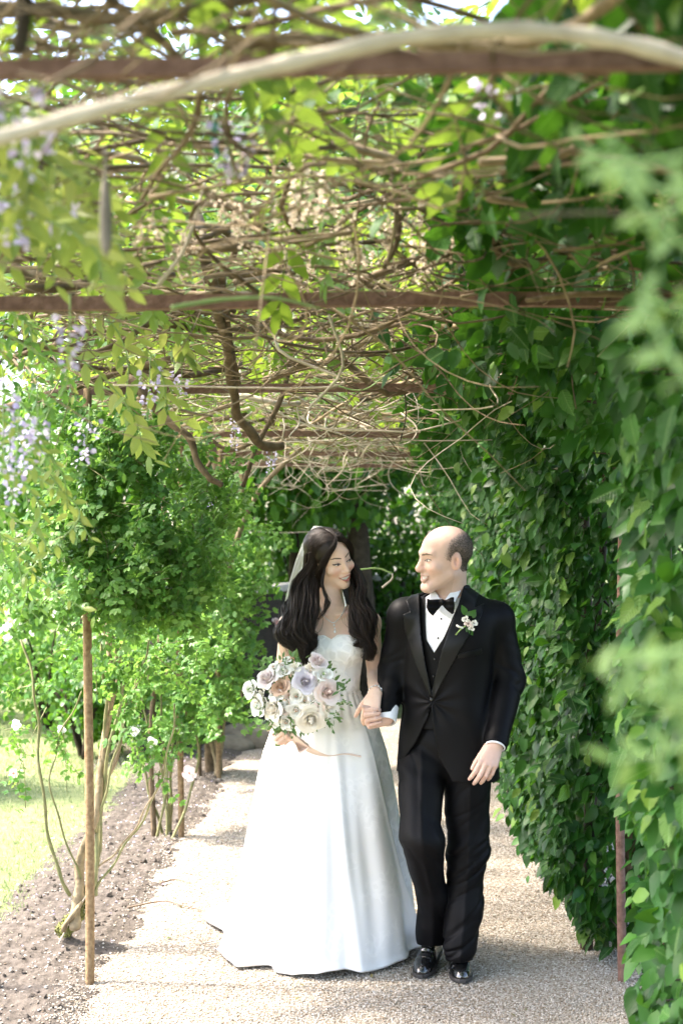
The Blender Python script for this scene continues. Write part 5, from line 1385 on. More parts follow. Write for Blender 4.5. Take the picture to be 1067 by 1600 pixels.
# turned-down collar
def collar(p):
    a = np.asarray(g_neck0); ax = norm(g_neck1 - a); nk = sd_cone(p, a - ax * 0.02, g_neck1, 0.074, 0.068)
    t = (p - a) @ ax; u, v = px_of(p)
    top = 0.050 + 0.30 * (p[:, 1] - (YG + 0.02)) + 0.14 * (p[:, 0] - gx(703))
    bot = -0.012 + 0.25 * (p[:, 1] - (YG + 0.02))
    d = np.maximum(np.abs(nk) - 0.0035, np.maximum(t - top, bot - t))
    return d
sdf_obj('collar', collar, [gx(650), YG - 0.13, gz(960)], [gx(755), YG + 0.15, gz(880)], 0.0026, 'shirt_white', G)
trim('collar_point', lambda p: torso(p, -0.008), [(672, 915), (671, 932), (678, 946), (688, 938), (683, 928)], -0.004, 0.006, 'shirt_white', 0.0022)
trim('collar_point', lambda p: torso(p, -0.008), [(726, 893), (724, 915), (709, 944), (694, 938), (706, 922), (718, 905)], -0.004, 0.006, 'shirt_white', 0.0022)
# bow tie: two wings and a knot, standing off the collar
yb = YG - 0.112
def bow(p):
    u, v = px_of(p); s = YG / FPX; y = p[:, 1] - yb
    L = [(690, 937), (684, 936), (672, 937), (667, 935), (666, 949), (669, 956), (676, 963), (683, 954), (690, 946)]
    R_ = [(692, 937), (697, 937), (705, 933), (709, 933), (710, 948), (709, 958), (706, 960), (697, 953), (691, 946)]
    d = None
    for W in (L, R_):
        cx = 675 if W is L else 703; cy = 947
        th = 0.011 * np.clip(np.abs(u - 690) / 12, 0.45, 1) * (1 + 0.25 * np.sin((v - cy) * 0.7))
        e = smax(sd_poly(u, v, W) * s, np.abs(y + 0.10 * (p[:, 0] - gx(690)) ** 2 * 20) - th, 0.006); d = e if d is None else np.minimum(d, e)
    k = sd_ell(p, P(690.5, 941, yb - 0.006), (0.0105, 0.013, 0.013))
    return smin(d, k, 0.003)
sdf_obj('bow_tie', bow, [gx(658), yb - 0.04, gz(972)], [gx(718), yb + 0.04, gz(926)], 0.0019, 'black_wool', G)
def on_front(base, px, py, off=0.0):
    p = np.array([[gx(px), YG - 0.2, gz(py)]])
    ray = norm(P(px, py, YG) - np.array([0, 0, CAMZ])); c = np.array([0, 0, CAMZ]); t = np.linspace(YG - 0.25, YG + 0.1, 700)
    q = c + ray * (t / ray[1])[:, None]; d = base(q) - off; i = np.argmax(d < 0); return q[i]
for px, py, b_, rr in ((689, 967, lambda p: torso(p, -0.017), 0.0042), (684, 997, lambda p: torso(p, -0.017), 0.0042), (679, 1030, inner, 0.0058), (677, 1057, inner, 0.0058), (674, 1093, jacket, 0.0085)):
    ball(G, on_front(b_, px, py, 0.001), rr, 'black_button', 'button', (1, 0.5, 1))
# shirt cuffs
for a, b, H in ((gel_l, gwr_l, H_gl), (gel_r, gwr_r, H_gr)):
    ax = norm(b - a)
    f = lambda p, b=b, ax=ax: np.maximum(np.abs(sd_cone(p, b - ax * 0.06, b + ax * 0.02, 0.040, 0.036)) - 0.0025, np.maximum((p - b) @ ax - (0.013 if b is gwr_l else 0.018), -0.05 - (p - b) @ ax))
    sdf_obj('shirt_cuff', f, b - 0.08, b + 0.08, 0.0026, 'shirt_white', G)

# trousers
hipc = P(699, 1160, YG + 0.02)
RL = [P(657, 1200, YG - 0.01), P(658, 1312, YG - 0.13), P(675, 1400, YG - 0.02), P(675, 1472, YG + 0.07)]
LL = [P(731, 1205, YG + 0.01), P(730, 1330, YG + 0.0), P(724, 1420, YG - 0.02), P(718, 1484, YG - 0.05)]
def leg(p, pts, rad, ph, hem):
    d = sd_chain(p, pts, rad, 0.035)
    z = p[:, 2]; P3 = np.array(pts); cx = np.interp(-z, -P3[:, 2], P3[:, 0]); cy = np.interp(-z, -P3[:, 2], P3[:, 1])
    x = p[:, 0] - cx; y = p[:, 1] - cy; fr = y < 0
    d = d - 0.006 * np.exp(-(x / 0.013) ** 2) * fr                      # pressed crease
    kz = pts[1][2]
    q = np.stack([20 * x * ph + 8 * z, 15 * y, 30 * z + 14 * x * ph], -1)
    rg = np.clip(1 - 2.4 * np.abs(fbm(1.25 * q, 51 + int(ph), 2, 1.0)), 0, 1) * 0.75 - 0.2
    d = d + (0.010 * np.exp(-((z - kz + 0.01) / 0.07) ** 2) + 0.010 * np.exp(-((z - pts[3][2] - 0.02) / 0.08) ** 2) + 0.004) * rg + 0.003 * np.sin(16 * z + 40 * x + 2 * ph) * np.exp(-((z - kz - 0.2) / 0.12) ** 2) + 0.003 * np.sin(24 * z - 18 * x)
    return np.maximum(d, hem - 0.12 * (p[:, 1] - YG) * -1 * 0 + 0.10 * (-(p[:, 1] - pts[3][1])) - z)
def trousers(p):
    d = sd_ell(p, hipc, (0.165, 0.115, 0.17))
    l1 = leg(p, RL, (0.091, 0.079, 0.060, 0.062), 1.0, gz(1482)); l2 = leg(p, LL, (0.094, 0.081, 0.070, 0.066), -1.0, gz(1494))
    legs = smin(l1, l2, 0.004)
    d = smin(d, legs, 0.03)
    zc = p[:, 2] - gz(1190)
    d = d + 0.003 * np.sin(70 * (p[:, 2] + 0.6 * p[:, 0])) * np.exp(-(zc / 0.07) ** 2)
    return np.maximum(d, p[:, 2] - gz(1085))
sdf_obj('trousers', trousers, [gx(606), YG - 0.25, gz(1506)], [gx(800), YG + 0.2, gz(1080)], 0.0042, 'black_wool', G)

# patent shoes: upper, sole with heel, laces
def shoe(toe, heel, lift, sgn):
    toe = np.asarray(toe, float); heel = np.asarray(heel, float); e = None
    f = norm((toe - heel) * [1, 1, 0]); s = np.array([f[1], -f[0], 0]); L = np.linalg.norm((toe - heel)[:2])
    def loc(p):
        q = p - heel; t = q @ f / L; return t, q @ s, p[:, 2] - (heel[2] * (1 - t) + toe[2] * t)
    sm = lambda a, b: (lambda q: (lambda t: np.interp(t, q[:, 0], q[:, 1])))(spline(np.stack([a, b], -1), 80))
    wd = sm([-0.05, -0.02, 0.08, 0.28, 0.5, 0.70, 0.86, 0.96, 1.0], [0.006, 0.020, 0.031, 0.032, 0.036, 0.043, 0.037, 0.024, 0.010])
    ht = sm([-0.05, 0.0, 0.25, 0.42, 0.6, 0.8, 0.93, 1.0], [0.05, 0.085, 0.105, 0.098, 0.070, 0.048, 0.038, 0.022])
    def upper(p):
        t, x, z = loc(p); k = (np.abs(x / wd(t)) ** 2.6 + np.abs(np.maximum(z, 0) / ht(t)) ** 2.4) ** (1 / 2.5)
        d = (k - 1) * 0.030; d = np.maximum(d, np.maximum(-z + 0.008, np.maximum(t - 1.0, -0.04 - t) * L))
        cap = np.abs(t - 0.76) * L - 0.0012
        return d + 0.0015 * np.exp(-(cap / 0.002) ** 2) + 0.0018 * np.sin(t * 70) * np.exp(-((t - 0.62) / 0.07) ** 2)
    def sole(p):
        t, x, z = loc(p); low = np.where((t > 0.30) & (t < 0.48), 0.004, 0.0); heelm = np.where(t < 0.28, -0.012, 0)
        return np.maximum(np.maximum(np.abs(x) - wd(t) - 0.0035, np.maximum(t - 1.02, -0.05 - t) * L), np.maximum(z - 0.010, low - z - 0.006 + heelm * 0)) * 0.8
    lo = np.minimum(toe, heel) - [0.07, 0.07, 0.02]; hi = np.maximum(toe, heel) + [0.07, 0.07, 0.14]
    S = empty('tmp', (0, 0, 0)); bpy.data.objects.remove(S)
    o = sdf_obj('shoe', upper, lo, hi, 0.0026, 'black_patent', G)
    sdf_obj('sole', sole, lo, hi, 0.0026, 'sole', o)
    for k, t in enumerate((0.40, 0.46, 0.52, 0.57)):
        c = heel + f * L * t; zt = heel[2] * (1 - t) + toe[2] * t + ht(t) + 0.001
        pts = [c + s * w + [0, 0, zt - c[2] - 8 * w * w - 0.001] for w in np.linspace(-0.020, 0.020, 7)]
        pts = [q + f * (0.010 * (i / 6 - 0.5) * (-1) ** k) for i, q in enumerate(pts)]
        V, F = tube(np.array(pts), 0.0022, 5); obj('lace', V, F, 'black_button', o)
    for sg in (-1, 1):
        c = heel + f * L * 0.42; zt = heel[2] * 0.58 + toe[2] * 0.42 + ht(0.42) + 0.002
        a = np.linspace(0, 2 * np.pi, 12); pts = [c + s * sg * (0.012 + 0.011 * math.cos(q)) + f * (0.006 + 0.007 * math.sin(q)) + [0, 0, zt - c[2] - 0.004 - 0.006 * abs(math.cos(q))] for q in a]
        V, F = tube(np.array(pts), 0.0018, 5); obj('lace', V, F, 'black_button', o)
def floor_pt(px, Y, z=0.006): return np.array([(px - CX) / FPX * Y, Y, z])
shoe(floor_pt(656, 5.53), floor_pt(680, 5.80, 0.035), 0, 1)
shoe(floor_pt(722, 5.47), floor_pt(714, 5.75), 0, -1)
# ------------------------------------------------------------------ the person in the white gown
YB = 5.75
W = empty('person', tuple(P(505, 830, YB + 0.1) * [1, 1, 0]), 'person in long white satin gown and veil, dark wavy hair, smiling to the side', 'person')
bx = lambda px: P(px, 0, YB)[0]
bz = lambda py: P(0, py, YB)[2]
bO, bS = P(519, 873, YB), 0.955
bR = rot(math.radians(-40), math.radians(11), math.radians(17))
bsh_r, bel_r, bwr_r = P(453, 975, YB + 0.03), P(441, 1072, YB + 0.04), P(453, 1128, YB - 0.21)
bsh_l, bel_l = P(578, 973, YB + 0.03), P(587, 1056, YB + 0.05)
H_br = hand_parts(bwr_r, P(449, 1152, YB - 0.27) - bwr_r, (0.75, -0.62, 0.15), (0.1, -0.3, 1.0), 0.90, ((62, 70, 35), (64, 72, 35), (66, 72, 35), (66, 70, 35)), 0.5, (55, 20, 20))
bn0, bn1 = P(519, 950, YB + 0.02), bO + bR @ np.array([0, 0.030, -0.055]) * bS
BZ = [bz(q) for q in (1150, 1112, 1075, 1040, 1012, 988, 966, 950)]
BX = [bx(q) for q in (514, 516, 519, 520, 520, 518, 517, 518)]
BA = [0.150, 0.128, 0.106, 0.112, 0.122, 0.132, 0.110, 0.060]
BB = [0.115, 0.098, 0.078, 0.082, 0.092, 0.088, 0.070, 0.055]
BY = [YB + 0.01] * 5 + [YB + 0.015, YB + 0.025, YB + 0.025]
_zz = np.linspace(BZ[0], BZ[-1], 60); _s2 = lambda q: spline(np.stack([BZ, q], -1), 200)
BX, BA, BB, BY = (np.interp(_zz, _s2(q)[:, 0], _s2(q)[:, 1]) for q in (BX, BA, BB, BY)); BZ = _zz
def b_torso(p):
    d = sd_loft(p, BZ, BX, BY, BA, BB, 2.2, 0.12)
    for px in (494, 545):
        d = smin(d, sd_ell(p, P(px, 1014, YB - 0.055), (0.056, 0.050, 0.052)), 0.04)
    for s in (bsh_r, bsh_l):
        d = smin(d, sd_cone(p, P(518, 966, YB + 0.025), s, 0.048, 0.043), 0.045)
    return d
def b_skin(p):
    d = head_sdf((p - bO) @ bR / bS, False) * bS
    d = smin(d, sd_cone(p, bn0, bn1, 0.047, 0.046), 0.022)
    d = smin(d, b_torso(p), 0.030)
    for s in (-1, 1):                                           # collarbones
        d = smin(d, sd_cone(p, P(518 + s * 8, 962, YB - 0.050), P(518 + s * 48, 955, YB - 0.005), 0.006, 0.006), 0.014)
    for a, b, c, H in ((bsh_r, bel_r, bwr_r, H_br), (bsh_l, bel_l, b_wr_l, H_bl)):
        arm = smin(sd_cone(p, a, b, 0.041, 0.033), sd_chain(p, [b, b * 0.6 + c * 0.4, c], [0.034, 0.033, 0.0225]), 0.012)
        d = smin(smin(d, arm, 0.022), sd_hand(p, H), 0.010)
    return d
V1, Q1 = nets(b_skin, bO - [0.15, 0.16, 0.15], bO + [0.16, 0.16, 0.14], 0.0018)
V2, Q2 = nets(lambda p: np.maximum(b_skin(p), p[:, 2] - (bO[2] - 0.136)), [bx(415), YB - 0.36, bz(1168)], [bx(612), YB + 0.16, bO[2] - 0.128], 0.0029)
bV = np.vstack([V1, V2]); bQ = np.vstack([Q1, Q2 + len(V1)])
bcol = face_paint(bV, bO, bR, bS, False, SKIN_B)
red = np.exp(-np.min([np.linalg.norm(bV - q[0][k], axis=1) for H in (H_bl, H_br) for q in H[1][:4] for k in (0, 1, 3)], 0) ** 2 / 0.009 ** 2)[:, None]
bcol = bcol * (1 - 0.25 * red) + np.array((0.58, 0.28, 0.21)) * 0.25 * red
obj('body', bV, bQ, 'skin', W, col=bcol)
nails(W, H_bl, None); nails(W, H_br, None)

# --- gown: fitted bodice and a full pleated skirt with a short train
def wrap(f, cx, cy, z, ph, r1=0.25):
    """distance from an axis to the surface f, direction ph (0 = towards the lens, + = image right)"""
    t = np.linspace(0.02, r1, 120); d = np.stack([np.sin(ph), -np.cos(ph)], -1)
    p = np.stack([cx[:, None] + t * d[:, :1], cy[:, None] + t * d[:, 1:], np.broadcast_to(z[:, None], (len(z), 120))], -1)
    v = f(p.reshape(-1, 3)).reshape(len(z), 120); return t[np.argmax(v > 0, 1)]
NP, NR = 160, 30
PH = np.linspace(-np.pi, np.pi, NP, endpoint=False)
px_top = np.interp(PH, [-3.15, -1.7, -1.0, -0.62, -0.28, 0.0, 0.28, 0.62, 1.0, 1.7, 3.15], [1015, 1012, 1002, 992, 990.5, 997, 990, 990, 1000, 1012, 1015])
rows = []
for t in np.linspace(0, 1, NR):
    z = np.array([bz(q) for q in (px_top * (1 - t) + 1078 * t)])
    cx = np.interp(z, BZ, BX); cy = np.interp(z, BZ, BY)
    rr = wrap(b_torso, cx, cy, z, PH) + 0.0045 + 0.0012 * np.sin(PH * 14)
    rr = np.convolve(np.r_[rr[-3:], rr, rr[:3]], np.ones(7) / 7, 'valid')
    rows.append(np.stack([cx + rr * np.sin(PH), cy - rr * np.cos(PH), z], -1))
rows = [rows[0] * 1.0 - np.stack([np.sin(PH), -np.cos(PH), 0 * PH], -1) * 0.006] + rows       # turned-in top edge
Vb = np.array(rows).reshape(-1, 3); k = np.arange(NP)
qd = lambda R_: np.concatenate([np.stack([i * NP + k, i * NP + (k + 1) % NP, (i + 1) * NP + (k + 1) % NP, (i + 1) * NP + k], -1) for i in range(R_ - 1)])
bod = obj('bodice', Vb, qd(len(rows)), 'gown_lace', W)
# princess seams
for p0 in (-0.62, 0.62):
    j = int((p0 + np.pi) / (2 * np.pi) * NP)
    V, F = tube(np.array([rows[i][j + int(2 * math.sin(i * 0.2))] for i in range(2, len(rows))]), 0.0012, 4); obj('seam', V, F, 'gown_satin', bod)
V, F = tube(np.vstack([rows[1], rows[1][:1]]), 0.0022, 5); obj('neckline_piping', V, F, 'gown_satin', bod)

SK_Y = np.array([1072, 1085, 1110, 1136, 1175, 1214, 1283, 1380, 1470, 1517.0])
SK_L = np.array([476, 470, 447, 425, 411, 402, 390, 371, 351, 343.0])
SK_R = np.array([560, 564, 577, 592, 604, 612, 624, 643, 654, 658.0])
YC = np.array([5.765, 5.77, 5.78, 5.79, 5.81, 5.82, 5.85, 5.88, 5.90, 5.90])
SB = np.array([0.084, 0.100, 0.135, 0.17, 0.21, 0.24, 0.29, 0.335, 0.365, 0.375])
zk = np.array([P(0, y, Yc)[2] for y, Yc in zip(SK_Y, YC)]); zk[-1] = 0.012
xl = np.array([P(x, 0, Yc)[0] for x, Yc in zip(SK_L, YC)]); xr = np.array([P(x, 0, Yc)[0] for x, Yc in zip(SK_R, YC)])
NP2, NR2 = 420, 130
PH2 = np.linspace(-np.pi, np.pi, NP2, endpoint=False); rows = []; PP = []
for t in np.linspace(0, 1, NR2):
    z = zk[0] + (zk[-1] - zk[0]) * t
    g = lambda q: np.interp(-z, -zk, q)
    cx, a, cy, b = g((xl + xr) / 2), g((xr - xl) / 2), g(YC), g(SB)
    low = np.clip((t - 0.05) / 0.95, 0, 1)
    fold = low ** 0.9 * (0.018 * np.sin(4 * PH2 + 0.9) + 0.020 * np.sin(7 * PH2 + 2.0 + 0.5 * t) + 0.012 * np.sin(13 * PH2 + 1.0 + 0.8 * np.sin(4 * t)) * low)
    # gathered soft tucks just under the waist
    fold = fold + 0.004 * np.exp(-((t - 0.06) / 0.06) ** 2) * np.sin(26 * PH2) + 0.0045 * low * np.sin(23 * PH2 + 2.5 * np.sin(3 * PH2) + 1.5 * t)
    pp = np.interp(t, [0, 0.1, 0.3, 0.8, 1.0], [0.80, 0.92, 1.02, 1.42, 1.55])          # edge of the deep pleat, image right
    st = 1 / (1 + np.exp((PH2 - pp) / 0.022)); side = (PH2 > pp - 0.6) & (PH2 < pp + 1.3)
    pleat = np.where(side, (st - 1) * 0.050 * low ** 0.5 * np.exp(-np.maximum(PH2 - pp, 0) / 0.35) + 0.016 * low * np.exp(-((PH2 - pp + 0.07) / 0.06) ** 2), 0)
    p2 = -0.55 - 0.25 * t; pleat = pleat + 0.030 * low * np.exp(-((PH2 - p2) / 0.08) ** 2) - 0.022 * low * np.exp(-((PH2 - p2 - 0.26) / 0.12) ** 2)
    p3 = 0.16 + 0.22 * t; pleat = pleat + 0.034 * low * np.exp(-((PH2 - p3) / 0.08) ** 2) - 0.028 * low * np.exp(-((PH2 - p3 - 0.28) / 0.14) ** 2)
    fold = (fold + pleat) * (0.6 + 0.4 * np.abs(np.cos(PH2)) ** 0.5)
    back = np.clip(-np.cos(PH2), 0, 1)
    trn = np.exp(-((PH2 + 2.28) / 0.20) ** 2) * np.clip((t - 0.88) / 0.12, 0, 1) ** 1.5 * 0.30 + np.exp(-((np.abs(PH2) - 3.1) / 0.45) ** 2) * np.clip((t - 0.6) / 0.4, 0, 1) ** 2 * 0.38
    x = cx + (a + fold + trn) * np.sin(PH2); y = cy - (b * (1 + 0.25 * back * t) + fold + trn) * np.cos(PH2)
    zz = z + trn * np.exp(-((PH2 + 2.28) / 0.3) ** 2) * 0.30 * (1 - t ** 30) + 0.004 * np.sin(9 * PH2) * low + 0.010 * low ** 8 * (np.sin(5 * PH2 + 1) + 1)
    rows.append(np.stack([x, y, zz], -1)); PP.append(pp)
last = rows[-1]; inn = last + np.stack([-np.sin(PH2), np.cos(PH2), 0 * PH2], -1) * 0.02 + [0, 0, 0.012]; rows.append(inn); PP.append(PP[-1])
Vs = np.array(rows).reshape(-1, 3); k = np.arange(NP2)
Fs = np.concatenate([np.stack([i * NP2 + k, i * NP2 + (k + 1) % NP2, (i + 1) * NP2 + (k + 1) % NP2, (i + 1) * NP2 + k], -1) for i in range(len(rows) - 1)])
mi = np.concatenate([np.where((PH2 > PP[i] + 0.02) & (PH2 < 2.6), 1, 0) for i in range(len(rows) - 1)])
sk = obj('skirt', Vs, Fs, ['gown_satin', 'gown_lace'], W, matidx=mi)
V, F = tube(np.vstack([rows[3], rows[3][:1]]) * 1.0, 0.0025, 5); obj('waist_seam', V, F, 'gown_satin', sk)

# --- hair: solid dark locks under many fine wavy strands
r = np.random.default_rng(55)
hl = lambda *q: bO + bR @ (np.array(q) * bS)
def hair_cap(q):
    d = sd_ell(q, (0, 0.028, 0.040), (0.083, 0.103, 0.089))
    d = smin(d, sd_ell(q, (0, 0.085, 0.052), (0.060, 0.045, 0.055)), 0.05)        # pinned-up crown
    fx = np.abs(q[:, 0])
    # face opening: centre parting, hair swept to both sides
    edge = np.interp(fx, [0, 0.012, 0.035, 0.055, 0.070, 0.09], [0.088, 0.083, 0.070, 0.046, 0.008, -0.05])
    d = smax(d, -np.maximum(np.maximum(q[:, 2] - edge, q[:, 1] + 0.018 - 0.2 * np.maximum(0, fx - 0.05)), -10), 0.006)
    part = np.exp(-(q[:, 0] / 0.0035) ** 2) * (q[:, 1] < 0.03) * 0.004
    n = np.arctan2(q[:, 0], q[:, 2] - 0.03)
    return d + part + 0.0006 * np.sin(q[:, 0] * 260 + q[:, 1] * 60)
sdf_obj('hair_cap', lambda p: np.maximum(hair_cap((p - bO) @ bR / bS) * bS, -head_sdf((p - bO) @ bR / bS, False) * bS - 0.012), bO - [0.15, 0.16, 0.10], bO + [0.16, 0.19, 0.16], 0.0024, 'hair_black', W)
GUIDES = [  # points in the picture with distance, bundle radius
    ([hl(-0.080, 0.03, 0.05), hl(-0.088, 0.03, 0.0), P(466, 915, 5.72), P(456, 955, 5.66), P(449, 988, 5.63), P(458, 1012, 5.62), P(470, 1032, 5.61)], [0.018, 0.024, 0.030, 0.034, 0.034, 0.026, 0.008]),
    ([hl(-0.078, 0.05, 0.04), hl(-0.085, 0.05, -0.02), P(478, 920, 5.70), P(474, 955, 5.64), P(468, 990, 5.61), P(474, 1016, 5.60), P(483, 1036, 5.59)], [0.018, 0.026, 0.032, 0.034, 0.030, 0.022, 0.006]),
    ([hl(-0.076, 0.02, 0.02), hl(-0.082, 0.02, -0.05), P(489, 935, 5.68), P(489, 962, 5.63), P(481, 990, 5.605), P(487, 1008, 5.60), P(478, 1022, 5.59)], [0.012, 0.018, 0.024, 0.026, 0.020, 0.012, 0.004]),
    ([hl(-0.05, 0.10, 0.03), P(480, 900, 5.86), P(462, 940, 5.80), P(449, 965, 5.74), P(443, 985, 5.70), P(447, 1005, 5.69)], [0.02, 0.03, 0.034, 0.03, 0.022, 0.006]),
    ([hl(0.078, 0.02, 0.04), hl(0.086, 0.01, -0.02), P(566, 915, 5.70), P(562, 945, 5.66), P(569, 975, 5.63), P(575, 1002, 5.62), P(571, 1032, 5.62)], [0.012, 0.018, 0.026, 0.030, 0.028, 0.020, 0.005]),
    ([hl(0.080, 0.05, 0.03), hl(0.086, 0.05, -0.04), P(566, 930, 5.74), P(572, 960, 5.69), P(579, 990, 5.66), P(577, 1010, 5.65), P(570, 1030, 5.64)], [0.016, 0.022, 0.026, 0.026, 0.022, 0.016, 0.005]),
    ([hl(0.074, 0.0, 0.0), hl(0.080, 0.0, -0.05), P(553, 935, 5.69), P(551, 960, 5.65), P(558, 985, 5.62), P(563, 1000, 5.62), P(560, 1012, 5.62)], [0.010, 0.014, 0.018, 0.020, 0.016, 0.010, 0.003]),
    ([hl(-0.071, -0.035, 0.035), hl(-0.079, -0.045, -0.02), P(503, 915, 5.665), P(512, 935, 5.65), P(508, 952, 5.645), P(497, 968, 5.63)], [0.004, 0.005, 0.006, 0.005, 0.004, 0.002]),
    ([hl(0.0, 0.12, 0.0), P(505, 920, 5.90), P(500, 960, 5.90), P(495, 1000, 5.88), P(500, 1035, 5.87)], [0.03, 0.05, 0.06, 0.05, 0.01])]
locks = Acc(); strands = Acc()
for gi, (pts, rad) in enumerate(GUIDES):
    c = spline(pts, 44); R0 = 0.76 * spline(np.array(rad)[:, None].repeat(3, 1), 44)[:, 0]; s = np.linspace(0, 1, 44)
    tg = norm(np.gradient(c, axis=0)); u = norm(np.cross(tg, [0, 1.0, 0.1])); v = np.cross(tg, u)
    env = np.clip((s - 0.22) / 0.3, 0, 1)
    big = gi not in (7,)
    V, F = tube(c + (np.sin(2.6 * 2 * np.pi * s + gi * 1.1) * 0.011 * env * big)[:, None] * u, R0 * 0.55, 9); locks.add(V, F)
    for L in range(30 if big else 3):
        ph = r.uniform(0, 6.28); a0 = r.uniform(0, 6.28); q0 = r.uniform(0.35, 0.95); f = r.uniform(2.0, 3.0)
        base = c + (np.cos(a0 + 0.9 * s)[:, None] * u + np.sin(a0 + 0.9 * s)[:, None] * v) * (R0 * q0)[:, None]
        gw = np.sin(2.6 * 2 * np.pi * s + gi * 1.1) * 0.011 * env * big; base = base + gw[:, None] * u
        amp = (0.008 if big else 0.004) * env * (1 + 0.8 * s)
        base = base + (np.sin(f * 2 * np.pi * s + ph) * amp)[:, None] * u + (np.cos(f * 2 * np.pi * s + ph) * amp * 0.8)[:, None] * v
        tr = np.interp(s, [0, 0.15, 0.7, 1], [0.4, 1, 0.9, 0.15]) * (0.0036 if big else 0.003)
        V, F = tube(base, tr, 6); locks.add(V, F)
        for k in range(13 if big else 10):
            b0 = r.uniform(0, 6.28); b1 = tr * r.uniform(0.8, 1.25); ext = r.uniform(0.85, 1.12)
            sp = base + (np.cos(b0 + 2.2 * s)[:, None] * u + np.sin(b0 + 2.2 * s)[:, None] * v) * b1[:, None] + np.cumsum(r.normal(0, 0.0007, (44, 3)), 0) * env[:, None]
            sp = sp[:int(44 * min(1, ext))]
            V, F = tube(sp[::2], np.interp(np.linspace(0, 1, len(sp[::2])), [0, 0.8, 1], [0.0007, 0.0006, 0.0003]), 3); strands.add(V, F)
    if big and gi != 8:                                        # flyaway wisps
        for k in range(16):
            o = r.normal(0, 1, 2) * 1.15; st = r.integers(6, 22)
            sp = c + (o[0] * u + o[1] * v) * (R0 * np.clip(0.6 + 0.6 * s, 0, 1.2))[:, None] + (np.sin(r.uniform(2, 4) * 2 * np.pi * s + r.uniform(0, 6)) * 0.012 * env)[:, None] * u
            V, F = tube(sp[st::2], 0.0005, 3); strands.add(V, F)
# strands combed from the parting over the skull
for k in range(620):
    side = r.choice([-1, 1]); y0 = r.uniform(-0.062, 0.06); a = np.linspace(0.06, r.uniform(1.5, 2.1), 16)
    y1 = y0 + 0.075 + 0.03 * r.random(); yy = y0 + (y1 - y0) * (np.linspace(0, 1, 16) ** 1.1)
    rx, rz, cz = 0.0845, 0.0905, 0.040
    sh = np.sqrt(np.clip(1 - ((yy - 0.028) / 0.108) ** 2, 0.08, 1))
    pts = np.stack([side * rx * sh * np.sin(a), yy, cz + rz * sh * np.cos(a)], -1) + r.normal(0, 0.0006, 3)
    ws = bO + (pts * bS) @ bR.T
    V, F = tube(ws, 0.0009, 3); strands.add(V, F)
# swept locks framing the forehead on both sides of the parting
for sd in (-1, 1):
    c = spline([hl(sd * 0.002, -0.050, 0.113), hl(sd * 0.026, -0.069, 0.090), hl(sd * 0.050, -0.063, 0.062), hl(sd * 0.068, -0.044, 0.024), hl(sd * 0.078, -0.018, -0.020), hl(sd * 0.083, 0.004, -0.065), hl(sd * 0.085, 0.012, -0.11)], 40)
    s = np.linspace(0, 1, 40); R0 = np.interp(s, [0, 0.15, 0.6, 1], [0.003, 0.009, 0.014, 0.014])
    tg = norm(np.gradient(c, axis=0)); out = norm(c - bO); u = norm(np.cross(tg, out)); v = np.cross(tg, u)
    V, F = tube(c, R0 * 0.75, 8); locks.add(V, F)
    for k in range(150):
        a0, q0 = r.uniform(0, 6.28), r.uniform(0.6, 1.08)
        sp = c + (np.cos(a0 + 1.2 * s)[:, None] * u + np.sin(a0 + 1.2 * s)[:, None] * v) * (R0 * q0)[:, None] + np.cumsum(r.normal(0, 0.0003, (40, 3)), 0)
        V, F = tube(sp[::2], 0.0007, 3); strands.add(V, F)
locks.obj('hair_locks', 'hair_black', W)['kind'] = 'stuff'
strands.obj('hair_strands', 'hair_black', W)['kind'] = 'stuff'

# --- veil pinned at the crown, falling behind the shoulders
vz = [822, 845, 870, 905, 940, 985, 1060, 1180, 1320, 1470]
vl = [490, 474, 464, 453, 445, 446, 452, 448, 440, 432]; vr = [503, 512, 520, 530, 540, 550, 556, 560, 565, 570]
vy = [5.84, 5.88, 5.90, 5.91, 5.92, 5.93, 5.97, 6.15, 6.32, 6.46]
NV, MV = 60, 40; rows = []
for i, t in enumerate(np.linspace(0, 9, NV)):
    g = lambda q: np.interp(t, range(10), q); l, rr_, y = g(vl), g(vr), g(vy)
    uu = np.linspace(0, 1, MV); f = 0.02 * math.sqrt(i / NV)
    pts = [P(l + (rr_ - l) * u, g(vz), y + f * math.sin(u * 26 + 0.05 * i) + 0.05 * math.sin(u * math.pi) * (i < 14)) for u in uu]; rows.append(pts)
Vv = np.array(rows).reshape(-1, 3); i = (np.arange(NV - 1)[:, None] * MV + np.arange(MV - 1)[None]).ravel()
obj('veil', Vv, np.stack([i, i + 1, i + MV + 1, i + MV], -1), 'veil_tulle', W)

# --- jewellery
def front_of(f, px, py, off):
    ray = P(px, py, 1.0) - np.array([0, 0, CAMZ]); t = np.linspace(YB - 0.3, YB + 0.1, 800); q = np.array([0, 0, CAMZ]) + ray * t[:, None]; d = f(q) - off
    return q[np.argmax(d < 0)]
nk = np.array([front_of(b_skin, q[0], q[1], 0.003) for q in spline([(500, 950), (505, 962), (513, 969), (521, 973), (529, 967), (536, 957), (539, 948)], 26)])
A = Acc()
V, F = tube(nk, 0.0012, 4); neck = obj('necklace', V, F, 'silver', W)
for q in nk: ball(neck, q - [0, 0.001, 0], 0.0026, 'crystal', 'stone')
for px, py, rr_ in ((522, 977, 0.004), (523, 982, 0.0032), (523, 987, 0.005)): ball(neck, front_of(b_skin, px, py, 0.004), rr_, 'crystal', 'stone', (1, 0.7, 1.3))
for (px, py) in ((493, 900), (538, 934)):
    e0 = None
    for k in range(5):
        q = P(px + 0.5 * k, py + 3.0 * k, YB - (0.03 if px < 500 else 0.075)); o = ball(e0 or W, q, (0.0026, 0.0024, 0.0034, 0.0038, 0.0044)[k], 'crystal', 'earring' if e0 is None else 'stone', (1, 1, 1.2)); e0 = e0 or o
